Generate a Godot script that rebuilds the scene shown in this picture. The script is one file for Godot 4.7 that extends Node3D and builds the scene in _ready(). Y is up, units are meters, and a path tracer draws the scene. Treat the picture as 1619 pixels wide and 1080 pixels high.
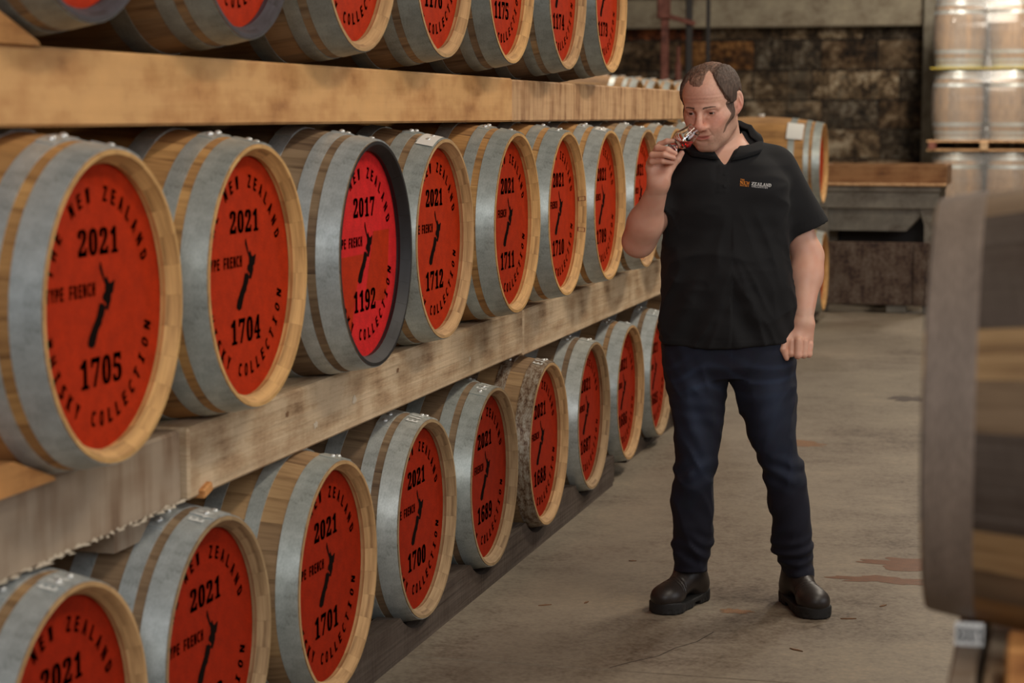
extends Node3D
# Whisky warehouse: racks of red-headed barrels, a man nosing a glass. Units are metres; y is up.

var M := {}            # materials
var T := {}            # textures
var glyphs := {}       # cached lettering outlines
var shape_cache := {}  # cached meshes
var used := {}
var rng := RandomNumberGenerator.new()

func _ready() -> void:
	rng.seed = 7
	# ---- camera
	var cam := Camera3D.new()
	cam.name = "camera"
	cam.position = Vector3(0, 1.565, 0)
	cam.rotation = Vector3(-0.1096, 0.2598, 0)
	cam.keep_aspect = Camera3D.KEEP_HEIGHT
	cam.near = 0.05
	cam.far = 200.0
	cam.fov = rad_to_deg(2.0 * atan(540.0 / 3249.3))
	var lens := CameraAttributesPhysical.new()
	lens.frustum_focal_length = 12.0 * 3249.3 / 540.0
	lens.frustum_near = 0.05
	lens.frustum_far = 200.0
	lens.frustum_focus_distance = 6.45
	lens.exposure_aperture = 3.8
	cam.attributes = lens
	add_child(cam)
	cam.current = true
	# ---- air, exposure
	var we := WorldEnvironment.new()
	we.name = "environment"
	var env := Environment.new()
	env.background_mode = Environment.BG_COLOR
	env.background_color = Color(0.55, 0.6, 0.68)
	env.tonemap_mode = Environment.TONE_MAPPER_LINEAR
	env.tonemap_exposure = EXPOSURE
	env.sdfgi_enabled = true
	env.ssao_enabled = true
	env.ssil_enabled = true
	we.environment = env
	add_child(we)
	# ---- lamps, and two added windows out of view that give the key light
	make_materials()
	build_lights()
	# ---- large structure, then the things
	build_room()
	build_racks()
	build_far_end()
	build_person()

const EXPOSURE := 0.92

func area_light(called: String, at: Vector3, turn: Vector3, size: Vector2, energy: float, tint: Color) -> void:
	var l := AreaLight3D.new()
	l.name = called
	l.position = at
	l.rotation = turn
	l.area_size = size
	l.light_energy = energy
	l.light_color = tint
	l.area_range = 40.0
	l.area_attenuation = 2.0
	l.shadow_enabled = true
	add_child(l, true)

func build_lights() -> void:
	var warm := Color(1.0, 0.95, 0.88)
	# rows of long ceiling fittings
	var spots := [Vector3(1.1, 4.6, -0.8), Vector3(1.1, 4.6, -4.8), Vector3(0.9, 4.8, -9.6), Vector3(0.5, 5.0, -15.0), Vector3(0.5, 5.0, -21.5), Vector3(-0.9, 4.3, -25.0), Vector3(-4.6, 5.0, -19.0)]
	var power := [4.0, 8.0, 15.0, 15.0, 16.0, 24.0, 13.0]
	for i in spots.size():
		var p: Vector3 = spots[i]
		var t := thing("ceiling_light", "long white batten light hanging on two rods under the warehouse roof", "ceiling light", p, 0, "batten lights under the roof")
		part("housing", box_mesh(Vector3(0.5, 0.08, 2.4), 0.01), M.white_paint, t, Vector3(0, 0.05, 0))
		part("diffuser", box_mesh(Vector3(0.44, 0.02, 2.3), 0.005), M.lamp, t, Vector3(0, 0.0, 0))
		for z in [-0.9, 0.9]:
			part("hanger", box_mesh(Vector3(0.02, 1.11, 0.02), 0.004), M.dark_steel, t, Vector3(0, 0.645, z))
		var tilt := 0.75 if i == 5 else 0.0          # the last one is turned towards the stone wall
		if i == 5:
			t.rotation = Vector3(tilt, 0, 0)
		area_light("batten_glow", p + Basis(Vector3.RIGHT, tilt) * Vector3(0, -0.03, 0), Vector3(-PI / 2 + tilt, 0, 0), Vector2(0.44, 2.3), power[i], warm)
	# added frosted window behind the camera, standing in for a softbox
	area_light("added_window_glow", Vector3(2.4, 4.1, 4.83), Vector3(-0.25, 0.12, 0), Vector2(4.0, 2.6), 42.0, Color(0.97, 0.98, 1.0))
	# unseen frosted window put into the right-hand wall to brighten the man
	area_light("added_window_glow", Vector3(5.83, 2.9, -5.6), Vector3(0, PI / 2, 0), Vector2(5.0, 2.6), 8.0, Color(0.97, 0.98, 1.0))

# ------------------------------------------------------------------ helpers
class MB:
	# collects triangles; each is turned so that its front faces the normals given
	var v := PackedVector3Array()
	var n := PackedVector3Array()
	var uv := PackedVector2Array()
	var c := PackedColorArray()
	var colored := false
	func vert(p: Vector3, nn: Vector3, t := Vector2.ZERO, col := Color.WHITE) -> void:
		v.append(p); n.append(nn); uv.append(t); c.append(col)
	func tri(a: Vector3, b: Vector3, d: Vector3, na: Vector3, nb: Vector3, nd: Vector3, ta := Vector2.ZERO, tb := Vector2.ZERO, td := Vector2.ZERO) -> void:
		if (d - a).cross(b - a).dot(na + nb + nd) < 0.0:
			vert(a, na, ta); vert(d, nd, td); vert(b, nb, tb)
		else:
			vert(a, na, ta); vert(b, nb, tb); vert(d, nd, td)
	func quad(a: Vector3, b: Vector3, d: Vector3, e: Vector3, nn: Vector3, ta := Vector2.ZERO, tb := Vector2(1, 0), td := Vector2(1, 1), te := Vector2(0, 1)) -> void:
		tri(a, b, d, nn, nn, nn, ta, tb, td)
		tri(a, d, e, nn, nn, nn, ta, td, te)
	func arrays() -> Array:
		var a := []
		a.resize(Mesh.ARRAY_MAX)
		a[Mesh.ARRAY_VERTEX] = v
		a[Mesh.ARRAY_NORMAL] = n
		a[Mesh.ARRAY_TEX_UV] = uv
		if colored:
			a[Mesh.ARRAY_COLOR] = c
		return a
	func mesh(into: ArrayMesh = null) -> ArrayMesh:
		var m := into if into else ArrayMesh.new()
		m.add_surface_from_arrays(Mesh.PRIMITIVE_TRIANGLES, arrays())
		return m

func numbered(called: String) -> String:
	if not used.has(called):
		used[called] = 0
		return called
	used[called] += 1
	return "%s_%03d" % [called, used[called]]

func thing(called: String, label: String, category: String, at := Vector3.ZERO, turn := 0.0, group := "") -> Node3D:
	var o := Node3D.new()
	o.name = numbered(called)
	add_child(o)
	o.position = at
	o.rotation.y = turn
	tag(o, label, category, group)
	return o

func tag(o: Node, label: String, category: String, group := "") -> void:
	o.set_meta("label", label)
	o.set_meta("category", category)
	if group:
		o.set_meta("group", group)

func part(called: String, mesh: Mesh, mat: Variant, parent: Node, at := Vector3.ZERO, turn := Vector3.ZERO) -> MeshInstance3D:
	var o := MeshInstance3D.new()
	if parent == self:
		o.name = numbered(called)
	else:
		var k := 0
		var nm := called
		while parent.has_node(nm):
			k += 1
			nm = "%s_%03d" % [called, k]
		o.name = nm
	o.mesh = mesh
	o.position = at
	o.rotation = turn
	if mat is Array:
		for i in mat.size():
			o.set_surface_override_material(i, mat[i])
	elif mat:
		for i in mesh.get_surface_count():
			o.set_surface_override_material(i, mat)
	parent.add_child(o)
	return o

func struct(called: String, mesh: Mesh, mat: Variant, at := Vector3.ZERO, turn := Vector3.ZERO, parent: Node = self) -> MeshInstance3D:
	var o := part(called, mesh, mat, parent, at, turn)
	if parent == self:
		o.set_meta("kind", "structure")
	return o

# box with chamfered edges; texture runs along the longest side, in metres
func box_mesh(size: Vector3, bevel := 0.004, uv_shift := Vector2.ZERO) -> ArrayMesh:
	var key := "box%s%s%s" % [size, bevel, uv_shift]
	if shape_cache.has(key):
		return shape_cache[key]
	var b := MB.new()
	var h := size * 0.5
	var r := minf(bevel, minf(h.x, minf(h.y, h.z)) * 0.9)
	var long := 0
	if size.y > size.x and size.y >= size.z:
		long = 1
	elif size.z > size.x and size.z > size.y:
		long = 2
	var corner := func(sx: float, sy: float, sz: float, axis: int) -> Vector3:
		var p := Vector3(sx * (h.x - r), sy * (h.y - r), sz * (h.z - r))
		p[axis] = [sx, sy, sz][axis] * h[axis]
		return p
	var tex := func(p: Vector3, axis: int) -> Vector2:
		var others := [0, 1, 2]
		others.erase(axis)
		var u: int = long if axis != long else others[0]
		others.erase(u)
		return Vector2(p[u], p[others[0]] + axis * 0.37) + uv_shift
	for axis in 3:
		for s in [-1.0, 1.0]:
			var nn := Vector3.ZERO
			nn[axis] = s
			var pts := []
			for k in [[-1, -1], [1, -1], [1, 1], [-1, 1]]:
				var sg := [0.0, 0.0, 0.0]
				sg[axis] = s
				sg[(axis + 1) % 3] = k[0]
				sg[(axis + 2) % 3] = k[1]
				pts.append(corner.call(sg[0], sg[1], sg[2], axis))
			b.quad(pts[0], pts[1], pts[2], pts[3], nn, tex.call(pts[0], axis), tex.call(pts[1], axis), tex.call(pts[2], axis), tex.call(pts[3], axis))
	for axis in 3:
		var a1 := (axis + 1) % 3
		var a2 := (axis + 2) % 3
		for s1 in [-1.0, 1.0]:
			for s2 in [-1.0, 1.0]:
				var nn := Vector3.ZERO
				nn[a1] = s1
				nn[a2] = s2
				nn = nn.normalized()
				var q := []
				for e in [[-1.0, a1], [1.0, a1], [1.0, a2], [-1.0, a2]]:
					var sg := [0.0, 0.0, 0.0]
					sg[axis] = e[0]
					sg[a1] = s1
					sg[a2] = s2
					q.append(corner.call(sg[0], sg[1], sg[2], e[1]))
				b.quad(q[0], q[1], q[2], q[3], nn, tex.call(q[0], a1), tex.call(q[1], a1), tex.call(q[2], a1), tex.call(q[3], a1))
	for sx in [-1.0, 1.0]:
		for sy in [-1.0, 1.0]:
			for sz in [-1.0, 1.0]:
				var nn := Vector3(sx, sy, sz).normalized()
				b.tri(corner.call(sx, sy, sz, 0), corner.call(sx, sy, sz, 1), corner.call(sx, sy, sz, 2), nn, nn, nn)
	shape_cache[key] = b.mesh()
	return shape_cache[key]

# flat outline (x, y) given a thickness along z, centred on z = 0, with texture in metres
func prism_mesh(outline: PackedVector2Array, depth: float) -> ArrayMesh:
	var b := MB.new()
	var idx := Geometry2D.triangulate_polygon(outline)
	var z := depth * 0.5
	for k in range(0, idx.size(), 3):
		var p: Vector2 = outline[idx[k]]
		var q: Vector2 = outline[idx[k + 1]]
		var r: Vector2 = outline[idx[k + 2]]
		for s in [-1.0, 1.0]:
			var nn := Vector3(0, 0, s)
			b.tri(Vector3(p.x, p.y, s * z), Vector3(q.x, q.y, s * z), Vector3(r.x, r.y, s * z), nn, nn, nn, p, q, r)
	var turn := 1.0 if Geometry2D.is_polygon_clockwise(outline) else -1.0
	for k in outline.size():
		var p := outline[k]
		var q := outline[(k + 1) % outline.size()]
		var d := (q - p).normalized()
		var nn := Vector3(-d.y, d.x, 0) * turn
		b.quad(Vector3(p.x, p.y, -z), Vector3(q.x, q.y, -z), Vector3(q.x, q.y, z), Vector3(p.x, p.y, z), nn, Vector2(p.x, p.y), Vector2(q.x, q.y), Vector2(q.x, q.y + depth), Vector2(p.x, p.y + depth))
	return b.mesh()

# profile of (radius, height) turned about y, smooth unless a point repeats
func lathe_mesh(profile: Array, seg := 32) -> ArrayMesh:
	var b := MB.new()
	var count := profile.size()
	var nr := []
	for k in count - 1:
		var d: Vector2 = (profile[k + 1] - profile[k])
		nr.append(Vector2(d.y, -d.x).normalized() if d.length() > 1e-7 else Vector2.ZERO)
	for k in count - 1:
		if nr[k] == Vector2.ZERO:
			continue
		var n0: Vector2 = nr[k]
		var n1: Vector2 = nr[k]
		if k > 0 and nr[k - 1].dot(nr[k]) > 0.6:
			n0 = (nr[k - 1] + nr[k]).normalized()
		if k < count - 2 and nr[k + 1].dot(nr[k]) > 0.6:
			n1 = (nr[k + 1] + nr[k]).normalized()
		for j in seg:
			var a0 := TAU * j / seg
			var a1 := TAU * (j + 1) / seg
			var p0: Vector2 = profile[k]
			var p1: Vector2 = profile[k + 1]
			var f := func(r: Vector2, a: float) -> Vector3: return Vector3(r.x * cos(a), r.y, r.x * sin(a))
			b.tri(f.call(p0, a0), f.call(p0, a1), f.call(p1, a1), f.call(n0, a0), f.call(n0, a1), f.call(n1, a1), Vector2(a0, p0.y), Vector2(a1, p0.y), Vector2(a1, p1.y))
			b.tri(f.call(p0, a0), f.call(p1, a1), f.call(p1, a0), f.call(n0, a0), f.call(n1, a1), f.call(n1, a0), Vector2(a0, p0.y), Vector2(a1, p1.y), Vector2(a0, p1.y))
	return b.mesh()

# ------------------------------------------------------------------ textures and materials
func noise_bytes(w: int, h: int, freq: float, seed_: int, stretch := Vector2i.ONE, octaves := 4, kind := FastNoiseLite.TYPE_SIMPLEX_SMOOTH) -> PackedByteArray:
	var f := FastNoiseLite.new()
	f.seed = seed_
	f.noise_type = kind
	f.frequency = freq
	f.fractal_octaves = octaves
	var im := f.get_seamless_image(w / stretch.x, h / stretch.y, false, false, 0.15)
	if stretch != Vector2i.ONE:
		im.resize(w, h, Image.INTERPOLATE_CUBIC)
	im.convert(Image.FORMAT_L8)
	return im.get_data()

func mixed(w: int, h: int, layers: Array, ramp: Gradient, gain := 1.0) -> ImageTexture:
	var lut := []
	for i in 256:
		lut.append(ramp.sample(clampf((i / 255.0 - 0.5) * gain + 0.5, 0, 1)))
	var out := PackedByteArray()
	out.resize(w * h * 3)
	for i in w * h:
		var v := 127.5
		for l in layers:
			v += (l[0][i] - 127.5) * l[1]
		var c: Color = lut[clampi(int(v), 0, 255)]
		out[i * 3] = int(c.r * 255.0)
		out[i * 3 + 1] = int(c.g * 255.0)
		out[i * 3 + 2] = int(c.b * 255.0)
	return ImageTexture.create_from_image(Image.create_from_data(w, h, false, Image.FORMAT_RGB8, out))

func grad(stops: Array) -> Gradient:
	var g := Gradient.new()
	var o := PackedFloat32Array()
	var c := PackedColorArray()
	for s in stops:
		o.append(s[0])
		c.append(s[1])
	g.offsets = o
	g.colors = c
	return g

func mat(color: Color, rough: float, tex: Texture2D = null, scale := Vector3.ONE, metal := 0.0) -> StandardMaterial3D:
	var m := StandardMaterial3D.new()
	m.albedo_color = color
	m.roughness = rough
	m.metallic = metal
	if tex:
		m.albedo_texture = tex
		m.uv1_scale = scale
	return m

func tri_map(m: StandardMaterial3D, scale: float) -> StandardMaterial3D:
	m.uv1_triplanar = true
	m.uv1_world_triplanar = true
	m.uv1_scale = Vector3.ONE * scale
	return m

func rgb(r: int, g: int, b: int) -> Color:
	return Color(r / 255.0, g / 255.0, b / 255.0)

func make_materials() -> void:
	var c := func(v: float, w := 0.0) -> Color: return Color(v, v * (1.0 - w), v * (1.0 - 2.0 * w))
	# barrel oak: grain along u
	T.oak = mixed(512, 512, [[noise_bytes(512, 512, 0.035, 1, Vector2i(16, 1)), 0.4], [noise_bytes(512, 512, 0.008, 2, Vector2i(2, 1)), 0.5], [noise_bytes(512, 512, 0.12, 3, Vector2i(8, 1), 2), 0.2]],
		grad([[0.0, Color(0.50, 0.43, 0.36)], [0.3, Color(0.78, 0.74, 0.68)], [0.6, Color(0.93, 0.91, 0.87)], [1.0, Color(1, 0.99, 0.97)]]), 1.15)
	# sawn timber for the beams
	T.timber = mixed(1024, 512, [[noise_bytes(1024, 512, 0.025, 11, Vector2i(16, 1)), 0.3], [noise_bytes(1024, 512, 0.004, 12), 0.5], [noise_bytes(1024, 512, 0.05, 13, Vector2i(1, 8), 2), 0.05], [noise_bytes(1024, 512, 0.12, 14, Vector2i(4, 1), 2), 0.15]],
		grad([[0.0, Color(0.52, 0.44, 0.36)], [0.3, Color(0.80, 0.74, 0.67)], [0.6, Color(0.93, 0.91, 0.87)], [1.0, Color(1, 0.98, 0.95)]]), 1.15)
	T.swirl = mixed(1024, 512, [[noise_bytes(1024, 512, 0.006, 17, Vector2i(2, 1), 5), 0.75], [noise_bytes(1024, 512, 0.03, 18, Vector2i(8, 1)), 0.2], [noise_bytes(1024, 512, 0.015, 19), 0.3]],
		grad([[0.0, Color(0.66, 0.55, 0.44)], [0.3, Color(0.86, 0.79, 0.70)], [0.6, Color(0.95, 0.92, 0.86)], [1.0, Color(1, 0.97, 0.9)]]), 1.0)
	T.streak = mixed(1024, 512, [[noise_bytes(1024, 512, 0.02, 24, Vector2i(1, 8), 4), 0.6], [noise_bytes(1024, 512, 0.006, 25), 0.4], [noise_bytes(1024, 512, 0.03, 26, Vector2i(8, 1)), 0.15]],
		grad([[0.0, Color(0.58, 0.48, 0.40)], [0.3, Color(0.82, 0.75, 0.68)], [0.6, Color(0.95, 0.92, 0.88)], [1.0, Color(1, 0.97, 0.93)]]), 1.3)
	T.timber_bump = mixed(512, 512, [[noise_bytes(512, 512, 0.03, 15, Vector2i(16, 1)), 0.8], [noise_bytes(512, 512, 0.06, 16, Vector2i(1, 8), 2), 0.4]], grad([[0, Color.BLACK], [1, Color.WHITE]]), 1.3)
	# galvanised hoop steel
	T.zinc = mixed(512, 256, [[noise_bytes(512, 256, 0.05, 21), 0.35], [noise_bytes(512, 256, 0.012, 22, Vector2i(1, 4)), 0.45], [noise_bytes(512, 256, 0.2, 23, Vector2i(2, 1), 2), 0.2]],
		grad([[0.0, Color(0.66, 0.66, 0.63)], [0.35, Color(0.84, 0.85, 0.84)], [0.65, Color(0.93, 0.94, 0.93)], [1.0, Color(1, 1, 1)]]), 1.2)
	# floor concrete
	T.concrete = mixed(1024, 1024, [[noise_bytes(1024, 1024, 0.004, 31), 0.5], [noise_bytes(1024, 1024, 0.02, 32), 0.25], [noise_bytes(1024, 1024, 0.09, 33), 0.4], [noise_bytes(1024, 1024, 0.03, 34, Vector2i(6, 1)), 0.15], [noise_bytes(1024, 1024, 0.22, 35, Vector2i.ONE, 2), 0.35]],
		grad([[0.0, Color(0.50, 0.45, 0.40)], [0.25, Color(0.72, 0.68, 0.63)], [0.5, Color(0.83, 0.81, 0.77)], [0.75, Color(0.90, 0.88, 0.83)], [1.0, Color(0.98, 0.94, 0.87)]]), 1.15)
	# old stone, sooty and limewashed
	T.stone = mixed(1024, 1024, [[noise_bytes(1024, 1024, 0.008, 41), 0.8], [noise_bytes(1024, 1024, 0.03, 42), 0.6], [noise_bytes(1024, 1024, 0.1, 43), 0.4]],
		grad([[0.0, Color(0.16, 0.14, 0.12)], [0.35, Color(0.42, 0.37, 0.31)], [0.6, Color(0.64, 0.58, 0.5)], [0.85, Color(0.8, 0.76, 0.7)], [1.0, Color(1, 1, 0.97)]]), 1.7)
	# painted or rusty plate
	T.rust = mixed(512, 512, [[noise_bytes(512, 512, 0.01, 51), 0.6], [noise_bytes(512, 512, 0.05, 52), 0.6], [noise_bytes(512, 512, 0.03, 53, Vector2i(1, 8)), 0.4]],
		grad([[0.0, Color(0.45, 0.32, 0.24)], [0.3, Color(0.72, 0.62, 0.54)], [0.7, Color(0.9, 0.88, 0.86)], [1.0, Color(1, 1, 1)]]), 1.5)
	T.fine = mixed(512, 512, [[noise_bytes(512, 512, 0.15, 61), 0.6], [noise_bytes(512, 512, 0.02, 62), 0.4]], grad([[0, Color(0.75, 0.75, 0.75)], [1, Color.WHITE]]), 1.4)
	T.weave = mixed(256, 256, [[noise_bytes(256, 256, 0.2, 71, Vector2i(8, 1), 2), 0.6], [noise_bytes(256, 256, 0.2, 72, Vector2i(1, 8), 2), 0.6]], grad([[0, Color(0.6, 0.6, 0.6)], [1, Color.WHITE]]), 1.4)

	# oak of three ages: [three tones for the outside], end grain and inside
	M.oak = []
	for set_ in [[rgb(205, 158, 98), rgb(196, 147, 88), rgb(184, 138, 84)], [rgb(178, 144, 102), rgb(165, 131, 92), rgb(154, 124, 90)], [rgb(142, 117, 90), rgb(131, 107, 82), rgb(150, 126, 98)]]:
		var l := []
		for k in 3:
			l.append(mat(set_[k], 0.75, T.oak, Vector3(1.3, 2.2, 1)))
		M.oak.append(l)
	M.chime = [mat(rgb(226, 180, 116), 0.7, T.oak, Vector3(1.3, 2.2, 1)), mat(rgb(205, 166, 116), 0.72, T.oak, Vector3(1.3, 2.2, 1)), mat(rgb(178, 150, 112), 0.74, T.oak, Vector3(1.3, 2.2, 1))]
	M.black_chime = mat(rgb(33, 32, 35), 0.5, T.oak, Vector3(1.3, 2.2, 1))
	M.grey_chime = mat(rgb(74, 70, 78), 0.55, T.oak, Vector3(1.3, 2.2, 1))
	M.hoop = []
	for col in [rgb(206, 210, 210), rgb(196, 199, 194), rgb(212, 213, 208)]:
		var m := mat(col, 0.40, T.zinc, Vector3(6, 2, 1), 0.45)
		M.hoop.append(m)
	M.rust_hoop = mat(rgb(168, 148, 132), 0.5, T.fine, Vector3(1.0, 0.4, 1), 0.3)
	M.rivet = mat(rgb(214, 214, 210), 0.35, null, Vector3.ONE, 0.6)
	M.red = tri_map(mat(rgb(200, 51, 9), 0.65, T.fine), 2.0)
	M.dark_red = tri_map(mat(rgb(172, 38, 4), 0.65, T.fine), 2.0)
	M.pink = tri_map(mat(rgb(236, 46, 46), 0.5, T.fine), 2.0)
	for k in [M.red, M.dark_red, M.pink]:
		k.metallic_specular = 0.25
	M.ink = mat(rgb(26, 19, 16), 0.95)
	M.ink.metallic_specular = 0.05
	M.bung = mat(rgb(225, 222, 214), 0.6)
	M.paper = mat(rgb(235, 232, 224), 0.8)
	M.chalk = mat(rgb(228, 228, 222), 0.9)
	var bump := func(m: StandardMaterial3D, cm: float) -> StandardMaterial3D:
		m.heightmap_enabled = true
		m.heightmap_texture = T.timber_bump
		m.heightmap_scale = cm
		return m
	M.top_beam = bump.call(mat(rgb(226, 178, 122), 0.75, T.swirl, Vector3(0.6, 1.5, 1)), 0.1)
	M.top_beam_pale = bump.call(mat(rgb(210, 172, 130), 0.75, T.streak, Vector3(0.9, 1.2, 1)), 0.15)
	M.mid_beam = bump.call(mat(rgb(218, 194, 164), 0.8, T.timber, Vector3(0.9, 2.4, 1)), 0.2)
	M.grey_beam = bump.call(mat(rgb(172, 156, 138), 0.8, T.streak, Vector3(0.5, 0.8, 1)), 0.2)
	M.rail = bump.call(mat(rgb(84, 71, 62), 0.85, T.timber, Vector3(0.9, 2.4, 1)), 0.3)
	M.wedge = mat(rgb(222, 160, 96), 0.75, T.timber, Vector3(0.9, 2.4, 1))
	M.floor = tri_map(mat(rgb(154, 143, 129), 0.62, T.concrete), 0.28)
	M.wall_base = tri_map(mat(rgb(90, 80, 70), 0.9, T.stone), 0.5)
	M.plaster = tri_map(mat(rgb(88, 82, 76), 0.9, T.fine), 0.6)
	M.ceiling = tri_map(mat(rgb(84, 80, 76), 0.9, T.fine), 0.6)
	M.stones = []
	for col in [rgb(176, 160, 140), rgb(150, 130, 108), rgb(196, 146, 92), rgb(130, 122, 112), rgb(200, 184, 162), rgb(176, 104, 62)]:
		M.stones.append(tri_map(mat(col, 0.9, T.stone), 0.16 + 0.05 * M.stones.size()))
	M.lintel = tri_map(mat(rgb(196, 188, 172), 0.85, T.concrete), 0.5)
	M.column = tri_map(mat(rgb(186, 182, 172), 0.8, T.concrete), 0.8)
	M.steel = tri_map(mat(rgb(158, 155, 148), 0.6, T.concrete, Vector3.ONE, 0.2), 0.8)
	M.dark_plate = tri_map(mat(rgb(106, 90, 76), 0.6, T.rust, Vector3.ONE, 0.1), 1.2)
	M.dark_steel = mat(rgb(52, 48, 46), 0.6, null, Vector3.ONE, 0.3)
	M.red_steel = tri_map(mat(rgb(140, 84, 70), 0.65, T.rust), 1.5)
	M.white_paint = mat(rgb(220, 220, 216), 0.6)
	M.lamp = mat(rgb(255, 250, 240), 0.5)
	M.lamp.emission_enabled = true
	M.lamp.emission = Color(1.0, 0.95, 0.86)
	M.lamp.emission_energy_multiplier = 2.0
	M.added_glow = mat(rgb(240, 244, 248), 0.5)  # glowing panes of the two added windows
	M.added_glow.emission_enabled = true
	M.added_glow.emission = Color(0.95, 0.97, 1.0)
	M.added_glow.emission_energy_multiplier = 1.0
	M.wrap = mat(Color(1, 1, 1, 0.12), 0.16)
	M.wrap.transparency = BaseMaterial3D.TRANSPARENCY_ALPHA
	M.wrap.metallic_specular = 0.3
	M.yellow = mat(rgb(214, 190, 70), 0.5)
	M.stain = mat(rgb(124, 78, 44), 0.5, T.fine, Vector3(2, 2, 1))
	M.mark = mat(rgb(110, 30, 20), 0.8)
	M.brown_hoop = mat(rgb(176, 164, 146), 0.5, T.rust, Vector3(5, 2, 1), 0.35)
	M.fringe = mat(rgb(206, 190, 166), 0.9)
	M.knot = mat(rgb(128, 92, 62), 0.8)
	M.box_wood = mat(rgb(158, 118, 80), 0.8, T.timber, Vector3(0.9, 2.4, 1))
	M.dull_shaded_hoop = mat(rgb(158, 160, 154), 0.45, T.zinc, Vector3(6, 2, 1), 0.45)  # older zinc, also darkened for the weaker light along the top row
	M.chip = mat(rgb(120, 86, 58), 0.85)
	M.rust_stain = mat(rgb(146, 106, 70), 0.7, T.fine, Vector3(2, 2, 1))
	M.dark_stain = mat(rgb(84, 68, 56), 0.6, T.fine, Vector3(2, 2, 1))
	M.eye_white = mat(rgb(196, 184, 176), 0.3)
	M.button = mat(rgb(16, 14, 14), 0.85)
	M.crack = mat(rgb(60, 50, 42), 0.9)

# ------------------------------------------------------------------ the room
const X0 := -7.0
const X1 := 6.0
const Z0 := -31.6
const Z1 := 5.0
const TOP := 6.2

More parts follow.
